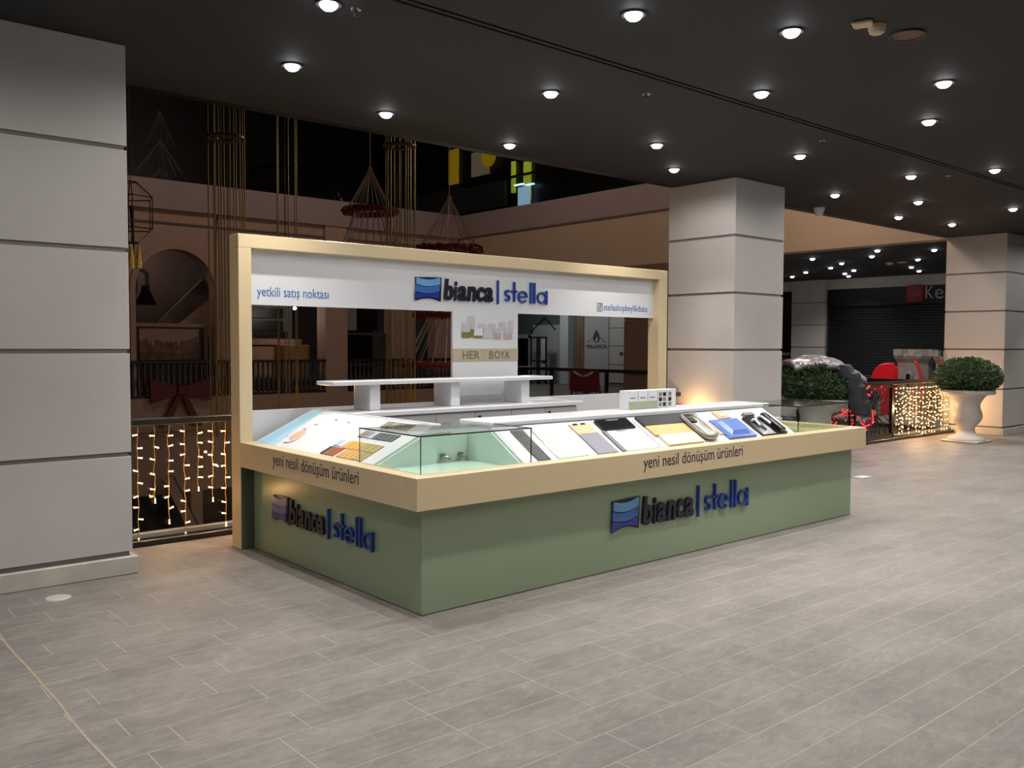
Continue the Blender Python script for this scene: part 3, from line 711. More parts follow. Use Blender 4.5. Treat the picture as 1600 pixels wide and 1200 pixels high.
# ------------------------------------------------------------------ kiosk
X0, X1, Y0, YB, YC = 2.852, 7.948, 4.144, 6.533, 6.695
FZ0, FZ1 = .644, .8355
BX0, BX1, BY0 = 2.96, 7.885, 4.252
T = .02
k = thing('kiosk_counter', 'L-shaped kiosk counter, cream rim over a sage green base, on the grey floor', 'counter', (5.4, 5.2, 0))
MB().bbox(BX0, BX1, BY0, BY0+T, .004, FZ0, .002).build('base_panel', 'green', k)
MB().bbox(BX0, BX0+T, BY0+T, YB-.002, .004, FZ0, .002).build('base_panel', 'green', k)
MB().bbox(BX1-T, BX1, BY0+T, 5.05, .004, FZ0, .002).build('base_panel', 'green', k)
MB().box(BX0+.01, BX1-.01, BY0+.01, BY0+.03, 0, .01).build('base_panel', 'green_dark', k)
ff = MB().bbox(X0, X1, Y0, Y0+.13, FZ0, FZ1, .003).build('fascia', 'cream', k)
fl_ = MB().bbox(X0, X0+.12, Y0+.131, YB-.001, FZ0, FZ1, .003).build('fascia', 'cream', k)
MB().bbox(X1-.08, X1, Y0+.131, 5.05, FZ0, FZ1, .003).build('fascia', 'cream', k)
MB().box(X0+.12, 3.5, Y0+.13, YB-.001, FZ0, FZ0+.02).box(3.5, X1-.08, Y0+.13, 5.0, FZ0, FZ0+.02).build('bottom_board', 'green_dark', k)
words('yeni nesil dönüşüm ürünleri', 4.79, 5.98, .693, .808, Y0-.0015, Y0+.001, face_front(0, 0, 0), 'lettering', 'text_purple', ff)
words('yeni nesil dönüşüm ürünleri', 0, 1.19, .693, .808, -.0015, .001, face_left(X0, 5.97, 0), 'lettering', 'text_purple', fl_)
# inner carcass and ledges
WG = 'white_gloss'
MB().box(3.46, 3.48, 4.84, YB-.01, 0, 1.05).box(3.8, 6.95, 4.95, 4.97, 0, 1.02).build('inner_panel', 'white_matt', k)
# left sloping display board and its end cheek
SL = [(2.97, .828), (3.47, 1.063), (3.47, 1.043), (2.97, .808)]
mb = MB(); mb.add([(x, y, z) for y in (4.82, YB-.003) for x, z in SL], [(3, 2, 1, 0), (4, 5, 6, 7), (0, 1, 5, 4), (1, 2, 6, 5), (2, 3, 7, 6), (3, 0, 4, 7)])
lb = mb.build('sloping_board', WG, k)
MB().bbox(3.462, 3.50, 4.80, YB-.002, 1.045, 1.066, .003).build('ledge', WG, k)
MB().add([(2.975, 4.80, .80), (3.46, 4.80, .80), (3.46, 4.80, 1.04), (2.975, 4.80, .815), (2.975, 4.818, .80), (3.46, 4.818, .80), (3.46, 4.818, 1.04), (2.975, 4.818, .815)],
         [(0, 1, 2, 3), (7, 6, 5, 4), (0, 4, 5, 1), (1, 5, 6, 2), (2, 6, 7, 3), (3, 7, 4, 0)]).build('cheek', 'case_wall', k)
# front sloping display board
FS = [(4.275, .828), (4.62, 1.035), (4.62, 1.015), (4.275, .808)]
mb = MB(); mb.add([(x, y, z) for x in (3.78, 6.95) for y, z in FS], [(0, 1, 2, 3), (7, 6, 5, 4), (4, 5, 1, 0), (5, 6, 2, 1), (6, 7, 3, 2), (7, 4, 0, 3)])
fb = mb.build('sloping_board', WG, k)
MB().bbox(3.80, 7.10, 4.64, 5.0, 1.035, 1.07, .005).build('ledge', WG, k)
for xa in (3.762, 6.952):
    MB().add([(x, y, z) for x in (xa, xa+.016) for y, z in ((4.28, .78), (4.62, .78), (4.62, 1.02), (4.28, .815))],
             [(0, 1, 2, 3), (7, 6, 5, 4), (4, 5, 1, 0), (5, 6, 2, 1), (6, 7, 3, 2), (7, 4, 0, 3)]).build('cheek', 'case_wall', k)
MB().box(3.762, 3.778, 4.62, 4.99, .78, 1.03).build('cheek', 'case_wall', k)
# wells of the two glass cases
MB().box(2.975, 3.76, 4.275, 4.80, .78, .80).build('case_floor', 'case_floor', k)
MB().box(3.478, 3.762, 4.84, 4.86, .80, 1.05).build('case_door', 'case_wall', k)
for x in (3.53, 3.68):
    o = MB().lathe((0, 0, 0), [(.016, 0), (.018, .012), (.018, .03), (.011, .034)], 12, Matrix.Translation((x, 4.84, .845)) @ Matrix.Rotation(R(90), 4, 'X')).build('lock', 'chrome', k)
    MB().tube([(x, 4.81, .845), (x+.02, 4.79, .835), (x+.03, 4.77, .82)], .007, 8).build('lock_lever', 'chrome', o)
MB().box(6.97, 7.868, 4.275, 4.99, .78, .80).build('case_floor', 'case_floor_olive', k)
MB().box(6.97, 7.868, 4.99, 5.05, .64, .875).build('case_back', 'white_matt', k)
# glass cases
def glass_case(x0, x1, y0, y1, z0, z1, label, sides):
    t = thing('glass_case', label, 'glass case', ((x0+x1)/2, (y0+y1)/2, z0))
    g = .006
    MB().box(x0, x1, y0, y0+g, z0, z1).build('front_pane', 'glass', t)
    MB().box(x0, x1, y0, y1, z1, z1+g).build('top_pane', 'glass', t)
    if 'l' in sides: MB().box(x0, x0+g, y0+g, y1, z0, z1).build('side_pane', 'glass', t)
    if 'r' in sides: MB().box(x1-g, x1, y0+g, y1, z0, z1).build('side_pane', 'glass', t)
    e = .0035
    mb = MB(); mb.box(x0-e, x1+e, y0-e, y0+e, z1, z1+g+.001); mb.box(x0-e, x0+e, y0-e, y1, z1, z1+g+.001); mb.box(x1-e, x1+e, y0-e, y1, z1, z1+g+.001)
    mb.box(x0-e/2, x0+e/2, y0-e/2, y0+e, z0, z1)
    if x0 > 5: mb.box(x0-e/2, x0+e, y0-e/2, y0+e, z0, z1)
    mb.box(x1-e, x1+e/2, y0-e/2, y0+e, z0, z1); mb.box(x0-e/2, x0+e/2, y1-e, y1, z0, z1)
    mb.build('polished_edge', 'glass_edge', t)
    return t
glass_case(2.955, 3.82, 4.255, 4.94, FZ1, 1.055, 'clear glass case on the near left corner of the counter', 'l')
glass_case(7.01, 7.88, 4.285, 4.96, FZ1, 1.055, 'clear glass case on the far right end of the counter', 'lr')
# ------------------------------------------------------------------ kiosk frame with banner
f = thing('banner_portal', 'tall cream frame with white banner rising behind the counter', 'frame', (5.38, 6.61, 0))
TZ = 2.436; XR = 7.93
MB().bbox(X0, X0+.105, YB, YC, 0, TZ-.105, .003).build('post', 'cream', f)
MB().bbox(XR-.14, XR, YB, YC, 0, TZ-.105, .003).build('post', 'cream', f)
MB().bbox(X0, XR, YB, YC, TZ-.104, TZ, .003).build('top_beam', 'cream', f)
MB().box(X0+.004, BX0+T, YB-.008, YB-.001, .0, FZ0-.001).build('green_strip', 'green_dark', f)
bn = MB().box(X0+.105, XR-.14, 6.62, 6.645, 1.90, TZ-.104).build('banner', 'white_matt', f)
bz = face_front(0, 0, 0)
words('yetkili satış noktası', 3.04, 3.67, 1.945, 2.045, 6.618, 6.6205, bz, 'lettering', 'text_blue', bn)
fit_text(MB(), 'stellashopbeylikduzu', 6.98, 7.68, 1.945, 2.035, 6.618, 6.6205, bz).build('lettering', 'text_blue', bn)
mb = MB(); q = [(6.88, 1.96), (6.95, 1.96), (6.955, 1.965), (6.955, 2.035), (6.95, 2.04), (6.88, 2.04), (6.875, 2.035), (6.875, 1.965)]
mb.tube([(u, 6.618, v) for u, v in q], .004, 4, closed=True); mb.arc(6.915, 2.0, .019, 0, 360, .008, 6.615, 6.6205); mb.box(6.935, 6.943, 6.616, 6.6205, 2.018, 2.027)
mb.build('camera_icon', 'mid_grey', bn)
MB().box(X0+.105, XR-.14, 6.62, 6.645, .0, 1.068).build('low_panel', 'white_matt', f)
MB().box(7.31, XR-.14, 6.61, 6.619, 0, 1.068).build('low_panel', 'white_matt', f)
pp = MB().box(4.955, 5.755, 6.618, 6.645, 1.068, 1.90).build('centre_panel', 'white_matt', f)
MB().box(4.955, 5.755, 6.614, 6.618, 1.435, 1.555).build('colour_band', 'band_tan', pp)
for ch, a, b in (('H', 5.07, 5.132), ('E', 5.147, 5.198), ('R', 5.21, 5.27), ('B', 5.39, 5.444), ('O', 5.455, 5.522), ('Y', 5.526, 5.583), ('A', 5.582, 5.644)):
    fit_text(MB(), ch, a, b, 1.457, 1.533, 6.612, 6.615, bz, off=.012).build('letter', 'text_olive', pp)
# printed row of jars on the centre panel (flat print)
JD = [6.6165]
def jar(u, v, wd, h, top, bot, split=.55):
    JD[0] -= .0007; e = JD[0]
    MB().prism([(u, v+.01), (u+.01, v), (u+wd-.01, v), (u+wd, v+.01), (u+wd, v+h*split), (u, v+h*split)], e, 6.6165).build('printed_jar', bot, pp)
    MB().prism([(u, v+h*split), (u+wd, v+h*split), (u+wd*.93, v+h), (u+wd*.07, v+h)], e, 6.6165).build('printed_jar', top, pp)
for a in ((5.12, .66+1.07, .1, .13), (5.25, 1.72, .1, .075), (5.37, 1.72, .1, .075), (5.51, 1.73, .09, .08), (5.63, 1.70, .06, .13)): jar(*a, 'jar_grey', 'jar_grey')
jar(5.055, 1.655, .1, .14, 'jar_grey', 'jar_green', .4); jar(5.16, 1.66, .06, .13, 'jar_grey', 'jar_green', .6)
jar(5.2, 1.655, .105, .095, 'white_matt', 'jar_green', .25); jar(5.315, 1.65, .105, .1, 'jar_grey', 'jar_grey')
jar(5.435, 1.65, .1, .1, 'jar_grey', 'jar_pink'); jar(5.57, 1.65, .105, .1, 'jar_grey', 'jar_pink')
# ------------------------------------------------------------------ raised logos
def logo(fm, mats, label, loc, s=1.0, vs=1.0):
    """local u 0..1.66, v 0..0.24"""
    S = fm @ Matrix.Diagonal((s, 1, vs, 1))
    t = thing('raised_logo', label, 'sign', loc)
    D = -.024
    n = 10
    def wave(v, amp, u0=0, u1=.27, tilt=.01): return [(u0+(u1-u0)*i/n, v-amp*math.sin(PI*i/n)+tilt*i/n) for i in range(n+1)]
    MB().strip(wave(.225, .0, -.005, .285), wave(.0, -.028, -.005, .278, 0), -.012, -.002, S).build('backing', 'logo_navy', t)
    bands = [(.222, .158), (.152, .09), (.084, .015)]
    for i, (a, b) in enumerate(bands):
        sh = -.008*i
        MB().strip(wave(a, .022, sh, .262+sh), wave(b, .022 if i < 2 else -.02, sh-.002, .262+sh), D, -.011, S).build('emblem_band', mats[i], t)
    us = (.31, .435, .478, .59, .695, .79, .905)
    for ch, a, b, v1 in (('b', .31, .42, .225), ('i', .43, .462, .205), ('a', .47, .575, .165), ('n', .585, .69, .165), ('c', .70, .785, .165), ('a', .79, .90, .165)):
        fit_text(MB(), ch, a, b, .015, v1, D, -.002, S, off=.028, shear=.12).build('letter', 'logo_navy', t)
    LB = 'logo_blue'; d0, d1 = D, -.002
    MB().box(.955, .972, d0, d1, .0, .24, S).build('divider', LB, t)
    W_ = .016; b0 = .02
    MB().arc(1.085, b0+.098, .026, 20, 270, W_, d0, d1, 14, S).arc(1.085, b0+.046, .026, 90, -160, W_, d0, d1, 14, S).build('letter', LB, t)
    MB().box(1.165, 1.185, d0, d1, b0+.01, .235, S).box(1.135, 1.215, d0, d1, .128, .146, S).build('letter', LB, t)
    MB().arc(1.285, b0+.065, .055, 0, 320, W_, d0, d1, 22, S).box(1.24, 1.343, d0, d1, b0+.058, b0+.074, S).build('letter', LB, t)
    MB().box(1.385, 1.407, d0, d1, b0, .24, S).build('letter', LB, t)
    MB().box(1.432, 1.454, d0, d1, b0, .24, S).build('letter', LB, t)
    MB().arc(1.545, b0+.065, .055, 0, 360, W_, d0, d1, 24, S).box(1.60, 1.62, d0, d1, b0-.005, b0+.14, S).build('letter', LB, t)
    return t
B3 = ('logo_sky', 'logo_mid', 'logo_deep')
logo(face_front(4.58, BY0, .272), B3, 'raised blue and black logo on the long front side of the base', (5.4, BY0-.02, .27))
logo(face_left(BX0, 6.16, .275, 1), ('lilac1', 'lilac2', 'lilac3'), 'raised logo with lilac emblem on the short left side of the base', (BX0-.02, 5.4, .275), .86, .86)
logo(face_front(4.54, 6.62, 1.985), B3, 'raised blue and black logo at the centre of the upper banner', (5.3, 6.6, 1.985), .985, .94)
# ------------------------------------------------------------------ back cabinet and riser shelf
t = thing('back_cabinet', 'low white cabinet with plain grey doors along the back panel', 'cabinet', (4.85, 6.39, 0))
CYF = 6.17
MB().box(3.6, 6.14, CYF+.02, 6.605, .04, 1.005).build('body', 'cabinet_grey', t)
MB().bbox(3.56, 6.2, CYF-.03, 6.612, 1.01, 1.047, .004).build('worktop', WG, t)
for i in range(6):
    a = 3.6+i*.4235
    d = MB().bbox(a+.003, a+.4205, CYF, CYF+.019, .06, .995, .002).build('door', 'cabinet_grey', t)
    kx = a+.04 if i in (3, 5, 1) else a+.385
    if i in (3, 5): MB().lathe((0, 0, 0), [(.009, 0), (.007, .012), (.013, .018), (.012, .024)], 12, Matrix.Translation((kx, CYF, .955)) @ Matrix.Rotation(R(90), 4, 'X')).build('knob', 'black', d)
t = thing('riser_shelf', 'white riser shelf on three uprights standing on the back cabinet', 'shelf', (4.65, 6.4, 1.047))
MB().bbox(3.50, 5.88, 6.24, 6.52, 1.262, 1.295, .004).build('shelf_board', WG, t)
for a in (3.87, 4.70, 5.53): MB().bbox(a, a+.1, 6.30, 6.56, 1.048, 1.262, .003).build('upright', WG, t)
# ------------------------------------------------------------------ samples on the front sloping board
SB = Vector((0, 4.62-4.275, 1.035-.828)); SLen = SB.length; e2 = SB.normalized(); e3 = Vector((0, -e2.z, e2.y))
def fslope(x):   # local: u along x, second axis up the slope, third off the slope
    o = Vector((x, 4.275, .828))
    return Matrix(((1, 0, 0, o.x), (0, e2.y, e3.y, o.y), (0, e2.z, e3.z, o.z), (0, 0, 0, 1)))
def fitem(name, x0, x1, t0, t1, th, m, label, cat, parent=None, lift=.001, b=.002):
    mb = MB(); mb.bbox(0, x1-x0, t0*SLen, t1*SLen, lift, lift+th, b, fslope(x0))
    o = mb.build(name, m, parent)
    if parent is None: tag(o, label, cat)
    return o
fitem('stone_strip', 3.905, 4.02, .01, .86, .008, 'stone_dark', 'narrow dark stone sample strip beside the glass case', 'sample')
fitem('glass_sample', 4.09, 4.38, .01, .88, .01, 'glass_sheet', 'large pale green glass sample panel on the front board', 'sample')
t = thing('tile_sample', 'tall tile sample, peach top half over grey lower part', 'sample', (4.57, 4.42, .92))
fitem('tile', 4.47, 4.67, .01, .585, .012, 'tile_grey', '', '', t); o = fitem('tile', 4.47, 4.67, .59, .90, .012, 'tile_peach', '', '', t)
for a in (4.5, 4.58): fitem('clip', a, a+.045, .85, .89, .004, 'tray_black', '', '', o, .013, .001)
t = thing('hob_sample', 'glossy black square panel above a white sample sheet', 'sample', (4.92, 4.45, .95))
o = fitem('black_panel', 4.74, 5.09, .63, .93, .022, 'tray_black', '', '', t); fitem('name_plate', 4.85, 4.98, .87, .905, .002, 'steel', '', '', o, .023, .0005)
o = fitem('white_sheet', 4.765, 5.13, .01, .62, .01, 'white_gloss', '', '', t); fitem('name_plate', 4.86, 4.97, .57, .60, .002, 'steel', '', '', o, .011, .0005)
fitem('edge_strip', 4.72, 4.75, .01, .62, .014, 'mid_grey', '', '', t)
fitem('edge_strip', 5.15, 5.165, .01, .9, .006, 'cabinet_grey', '', '', t)
t = thing('worktop_sample', 'stacked worktop sample: black marble, pale wood and cream boards with a long steel sink', 'sample', (5.5, 4.45, .93))
fitem('marble_board', 5.2, 5.88, .65, .95, .02, 'marble_black', '', '', t)
fitem('wood_board', 5.205, 5.665, .345, .645, .018, 'wood_light', '', '', t)
fitem('cream_board', 5.235, 5.66, .02, .335, .022, 'panel_cream', '', '', t)
# long oval steel basin
t = thing('steel_basin', 'long oval stainless steel basin lying across the boards', 'basin', (5.76, 4.4, .93))
def oval(r_, n=28, cu=.085, cv=.185):
    out = []
    for i in range(n):
        a = 2*PI*i/n; c, s_ = math.cos(a), math.sin(a)
        out.append((cu+r_*.095*math.copysign(abs(c)**.6, c), cv+(r_-1)*.02+ .158*math.copysign(abs(s_)**.5, s_)*(r_*.9+.1)))
    return out
fm = fslope(5.69); mb = MB(); rings = [(1.08, .024), (1.08, .048), (.98, .05), (.92, .04), (.75, .004), (.2, .002)]; n = 28; vs = []; fs = []
for r_, h in rings: vs += [(u, v, h) for u, v in oval(r_)]
for a in range(len(rings)-1):
    for i in range(n): j = (i+1) % n; fs.append((a*n+i, a*n+j, a*n+n+j, a*n+n+i))
fs.append(tuple((len(rings)-1)*n+i for i in range(n)))
mb.add(vs, fs, fm); mb.build('bowl', 'steel', t, smooth=True)
MB().tube([(u, v, .05) for u, v in oval(1.04)], .006, 6, fm, True).build('rim', 'steel', t, smooth=True)
t = thing('peach_tile', 'small peach tile with square inset behind the blue cabinet door', 'sample', (6.26, 4.55, 1.0))
fitem('tile', 6.175, 6.34, .70, .95, .012, 'tile_peach', '', '', t); fitem('inset', 6.215, 6.3, .76, .86, .004, 'panel_cream', '', '', t, .013, .001)
fitem('tile_strip', 5.96, 6.02, .2, .62, .01, 'tile_peach', 'narrow peach tile strip between steel basin and blue door', 'sample')
t = thing('cabinet_door_sample', 'blue raised-panel cabinet door sample on the sloping board', 'sample', (6.2, 4.4, .95))
fitem('door_panel', 6.0, 6.38, .03, .655, .02, 'door_blue', '', '', t, b=.004)
fm = fslope(6.0); a, b_, c, d = .06, .32, .10*SLen, .58*SLen; mb = MB()
mb.add([(a, c, .02), (b_, c, .02), (b_, d, .02), (a, d, .02), (a+.035, c+.035, .045), (b_-.035, c+.035, .045), (b_-.035, d-.035, .045), (a+.035, d-.035, .045)],
       [(3, 2, 1, 0), (4, 5, 6, 7), (0, 1, 5, 4), (1, 2, 6, 5), (2, 3, 7, 6), (3, 0, 4, 7)], fm); mb.build('raised_field', 'door_blue', t)
t = thing('sink_tray', 'black tray sample with white tap at the right end of the board', 'sample', (6.65, 4.45, .95))
fitem('tray', 6.46, 6.83, .015, .64, .02, 'tray_black', '', '', t)
fitem('ridge', 6.72, 6.79, .04, .66, .045, 'tray_black', '', '', t, .012, .006)
fitem('bracket', 6.52, 6.66, .68, .78, .03, 'mid_grey', '', '', t, .002)
fm = fslope(6.5); MB().tube([(.05, .12, .03), (.06, .19, .035), (.1, .22, .05), (.14, .2, .06), (.15, .1, .06)], .012, 8, fm).tube([(.02, .2, .03), (.06, .2, .035)], .012, 8, fm).build('tap', 'white_gloss', t, smooth=True)
MB().tube([(.26, .02, .06), (.26, .22, .06)], .003, 5, fm).build('bright_strip', 'chrome', t)
# ------------------------------------------------------------------ prints and swatches on the left sloping board
SB = Vector((3.47-2.97, 0, 1.063-.828)); LL = SB.length; g2 = SB.normalized()
def lslope():   # u along -Y from y=6.53, v up the slope, w off
    return Matrix(((0, g2.x, -g2.z, 2.97), (-1, 0, 0, 0), (0, g2.z, g2.x, .828), (0, 0, 0, 1)))
LM = lslope()
def litem(name, ya, yb, t0, t1, m, th=.004, parent=None, lift=.001, skew=0):
    mb = MB(); mb.box(-ya, -yb, t0*LL, t1*LL, lift, lift+th, LM)
    return mb.build(name, m, parent)
def lquad(name, pts, m, th, parent, lift=.001):
    mb = MB(); n = len(pts); vs = [(-y, t_*LL, lift) for y, t_ in pts]+[(-y, t_*LL, lift+th) for y, t_ in pts]
    mb.add(vs, [tuple(range(n)), tuple(range(2*n-1, n-1, -1))]+[(i, i+n, (i+1) % n+n, (i+1) % n) for i in range(n)], LM)
    return mb.build(name, m, parent)
lquad('sky_print', [(6.50, .02), (6.50, .98), (6.32, .98), (6.30, .5), (6.2, .02)], 'print_sky', .0006, lb)
t = thing('oval_swatch', 'small oval beige swatch on a white base, left part of the sloping board', 'sample', (3.1, 6.12, .89))
lquad('base', [(6.12+.085*math.cos(2*PI*i/16), .28+.17*math.sin(2*PI*i/16)) for i in range(16)], 'white_gloss', .008, t)
lquad('chip', [(6.11+.06*math.cos(2*PI*i/16), .31+.13*math.sin(2*PI*i/16)) for i in range(16)], 'tile_peach', .003, t, .009)
for i, (y, a) in enumerate(((6.3, .1), (6.26, .25), (6.2, .48), (6.15, .62), (6.0, .8), (5.8, .78))):
    litem('printed_line', y, y-.05, a, a+.015, 'text_blue', .0006, lb)
def swatches(name_group, ya, yb, t0, t1, mats, lab):
    n = len(mats)
    for i, m_n in enumerate(mats):
        a = ya+(yb-ya)*i/n; b = ya+(yb-ya)*(i+1)/n
        o = litem('colour_swatch', a-.003, b+.003, t0, t1, m_n, .006)
        tag(o, lab[i], 'swatch', name_group)
swatches('wood colour swatches, lower row', 5.52, 5.33, .03, .21, ['swatch_dark', 'swatch_brown', 'swatch_brown', 'swatch_orange', 'swatch_orange'],
         ['near-black swatch at the left end of the lower wood row', 'pale brown swatch next to the near-black one', 'brown swatch in the middle of the dark red group', 'rust orange swatch right of the brown ones', 'rust orange swatch at the right end of the dark red group'])
swatches('pale colour swatches', 5.52, 5.40, .24, .38, ['swatch_pale', 'white_matt'], ['pale lilac swatch above the dark red group', 'white swatch beside the pale lilac one'])
swatches('oak colour swatches', 5.30, 4.97, .03, .21, ['swatch_oak', 'swatch_oak', 'swatch_yellow', 'swatch_oak', 'swatch_khaki', 'swatch_khaki'],
         ['light oak swatch first in the long oak row', 'light oak swatch second in the long oak row', 'golden swatch third in the long oak row', 'oak swatch fourth in the long oak row, by the glass', 'khaki swatch behind the glass corner, lower row', 'last khaki swatch of the lower row, by the board end'])
swatches('yellow colour swatches', 5.38, 4.97, .22, .39, ['swatch_yellow', 'swatch_yellow', 'swatch_oak', 'swatch_khaki', 'swatch_khaki', 'swatch_khaki'],
         ['mustard swatch at the left end of the upper oak row', 'mustard swatch second in the upper oak row', 'oak swatch third in the upper oak row', 'khaki swatch fourth in the upper oak row', 'khaki swatch fifth in the upper oak row', 'khaki swatch at the right end of the upper oak row'])
swatches('grey colour swatches', 5.41, 4.97, .50, .65, ['swatch_taupe', 'swatch_grey', 'swatch_pale', 'swatch_slate', 'swatch_slate', 'swatch_slate', 'swatch_slate'],
         ['taupe swatch at the left end of the grey row', 'grey swatch second in the grey row', 'pale swatch third in the grey row', 'slate swatch fourth in the grey row', 'slate swatch fifth in the grey row', 'slate swatch sixth in the grey row', 'slate swatch at the right end of the grey row'])
swatches('taupe colour swatches', 5.33, 5.0, .78, .92, ['swatch_taupe', 'swatch_grey', 'swatch_taupe', 'swatch_taupe'],
         ['taupe swatch at the left end of the top row', 'grey swatch second in the top row', 'taupe swatch third in the top row', 'taupe swatch at the right end of the top row'])
# ------------------------------------------------------------------ product boxes on the ledge
labs = ['white and sage product box at the left end of the ledge row', 'white and sage product box second in the ledge row', 'white and sage product box third in the ledge row',
        'product box with small dark photos, fourth in the ledge row', 'product box with small dark photos at the right end of the ledge row']
for i in range(5):
    a = 5.39+i*.122
    t = thing('product_box', labs[i], 'box', (a+.057, 4.88, 1.07), 'product boxes on the counter ledge')
    MB().bbox(a, a+.114, 4.83, 4.93, 1.07, 1.225, .003).build('carton', 'box_white', t)
    if i < 3:
        MB().box(a+.004, a+.11, 4.828, 4.83, 1.074, 1.135).build('print_band', 'box_sage', t)
        MB().box(a+.02, a+.085, 4.8285, 4.8298, 1.16, 1.168).build('print_line', 'text_blue', t)
    else:
        for r_ in range(3):
            for c in range(2 if i == 3 else 1):
                MB().box(a+.012+.052*c, a+.05+.052*c, 4.828, 4.83, 1.085+r_*.042, 1.117+r_*.042).build('photo_print', 'black' if (r_+c) % 2 else 'swatch_taupe', t)
# ------------------------------------------------------------------ urn planters
PROF = [(.29, 0), (.30, .03), (.26, .07), (.17, .10), (.14, .14), (.125, .2), (.14, .25), (.2, .31), (.235, .38), (.24, .44), (.22, .51), (.2, .57), (.205, .63), (.235, .69), (.27, .74), (.3, .77), (.40, .785), (.43, .81), (.43, .84), (.40, .86), (.37, .85), (.35, .80)]
def urn(x, y, label, seed, blabel):
    t = thing('planter_urn', label, 'urn', (x, y, 0))
    MB().lathe((x, y, .012), PROF, 40).build('bowl', 'urn_white', t, smooth=True)
    MB().bbox(x-.3, x+.3, y-.3, y+.3, 0, .028, .01).build('foot', 'urn_white', t)
    b = thing('round_bush', blabel, 'plant', (x, y, .84))
    rr = random.Random(seed); cz = 1.06; RX, RZ = .50, .30
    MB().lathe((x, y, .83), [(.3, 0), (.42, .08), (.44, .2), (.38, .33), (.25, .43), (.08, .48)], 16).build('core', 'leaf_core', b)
    mb = MB()
    for _ in range(5200):
        a = rr.uniform(0, 2*PI); s_ = rr.uniform(-.75, 1); c = math.sqrt(max(0, 1-s_*s_)); q = rr.uniform(.86, 1.05)
        p = Vector((x+RX*q*c*math.cos(a), y+RX*q*c*math.sin(a), cz+RZ*q*s_*(1.1 if s_ > 0 else .85)))
        n_ = Vector((c*math.cos(a), c*math.sin(a), s_*.8+.25)).normalized()
        d = (n_+Vector((rr.uniform(-1, 1), rr.uniform(-1, 1), rr.uniform(-.6, 1)))*.9).normalized()
        sd = d.cross(n_); sd = sd.normalized() if sd.length > .05 else Vector((1, 0, 0))
        L_ = rr.uniform(.03, .055); wd = L_*.3; nn = d.cross(sd)*.2*L_
        mb.add([p, p+d*L_*.5+sd*wd+nn, p+d*L_, p+d*L_*.5-sd*wd+nn], [(0, 1, 2), (0, 2, 3)])
    mb.build('foliage', 'leaf', b, kind='stuff')
urn(15.5, 6.32, 'white classical planter urn in front of the right pillar', 1, 'round dark green bush in the urn by the right pillar')
urn(11.15, 6.55, 'white planter urn hidden behind the right end of the counter', 2, 'dark green bush under the draped coat, right of the middle pillar')
# coat draped over the left bush
t = thing('draped_coat', 'shiny dark grey coat thrown over the bush right of the middle pillar', 'coat', (11.25, 6.5, 1.2))
def sheet(f_, nu, nv, th, nm, m_n):
    mb = MB(); vs = []; fs = []
    for s_ in (0, 1):
        for i in range(nu+1):
            for j in range(nv+1):
                p = f_(i/nu, j/nv); vs.append((p[0], p[1], p[2]-s_*th))
    N = (nu+1)*(nv+1)
    for i in range(nu):
        for j in range(nv):
            a = i*(nv+1)+j; fs.append((a, a+nv+1, a+nv+2, a+1)); fs.append((N+a, N+a+1, N+a+nv+2, N+a+nv+1))
    for i in range(nu):
        for j in (0, nv):
            a = i*(nv+1)+j; q = (a, a+nv+1, N+a+nv+1, N+a); fs.append(q if j else q[::-1])
    for j in range(nv):
        for i in (0, nu):
            a = i*(nv+1)+j; q = (a, a+1, N+a+1, N+a); fs.append(q[::-1] if i else q)
    mb.add(vs, fs); return mb.build(nm, m_n, t, smooth=True)
from mathutils import noise as mn
ax = Vector((rt.x, rt.y, 0)); ay = Vector((fw.x, fw.y, 0)).normalized(); C0 = Vector((11.15, 6.55, 0))
def coat(u, v):
    s_ = -.40+.98*u; d = -.30+.6*v
    h = 1.37+.06*math.sin(PI*min(1, u*1.3))-(.52*max(0, u-.5)**1.6)-.9*(abs(d)-.05)**2*1.4
    h += .055*mn.noise(Vector((u*5, v*3, 1)))+.014*mn.noise(Vector((u*12, v*7, 4)))
    p = C0+ax*s_+ay*d; return (p.x, p.y, h+.02)
sheet(coat, 60, 36, .07, 'coat_body', 'coat_silver')
def sleeve(u, v):
    s_ = .12+.38*u**.6+.12*(v-.5)*(1-u*.3); h = 1.33-.62*u**1.4
    a = (v-.5)*2; d = -.36-.10*math.cos(a*1.5)+.12*u*0
    h += .025*math.sin(u*22+a)
    p = C0+ax*(s_+.10*a*.9)+ay*d; return (p.x, p.y, h)
sheet(sleeve, 40, 16, .05, 'sleeve', 'coat_dark')
# toy castle and slide beyond the railing
t = thing('toy_castle', 'grey plastic toy castle playhouse with battlements, beyond the railing', 'toy', (20.2, 9.3, 0))
def tower(cx_, cy_, r_, h, m_n, par, n=8):
    MB().lathe((cx_, cy_, 0), [(r_*1.05, 0), (r_, .1), (r_*.93, h-.3), (r_*1.12, h-.2), (r_*1.15, h-.14)], n).build('tower', m_n, par)
    for i in range(n):
        a0 = 2*PI*(i+.15)/n; a1 = 2*PI*(i+.68)/n; q0, q1 = r_*1.02, r_*1.16
        vs = [(cx_+q*math.cos(a), cy_+q*math.sin(a), z) for z in (h-.15, h) for q, a in ((q0, a0), (q1, a0), (q1, a1), (q0, a1))]
        MB().add(vs, [(3, 2, 1, 0), (4, 5, 6, 7), (0, 1, 5, 4), (1, 2, 6, 5), (2, 3, 7, 6), (3, 0, 4, 7)]).build('merlon', m_n, par)
tower(20.3, 9.45, .40, 1.52, 'castle_grey', t, 10)
tower(20.35, 8.75, .26, 1.50, 'castle_grey', t, 8)
fm = face_left(19.87, 9.5, .6)
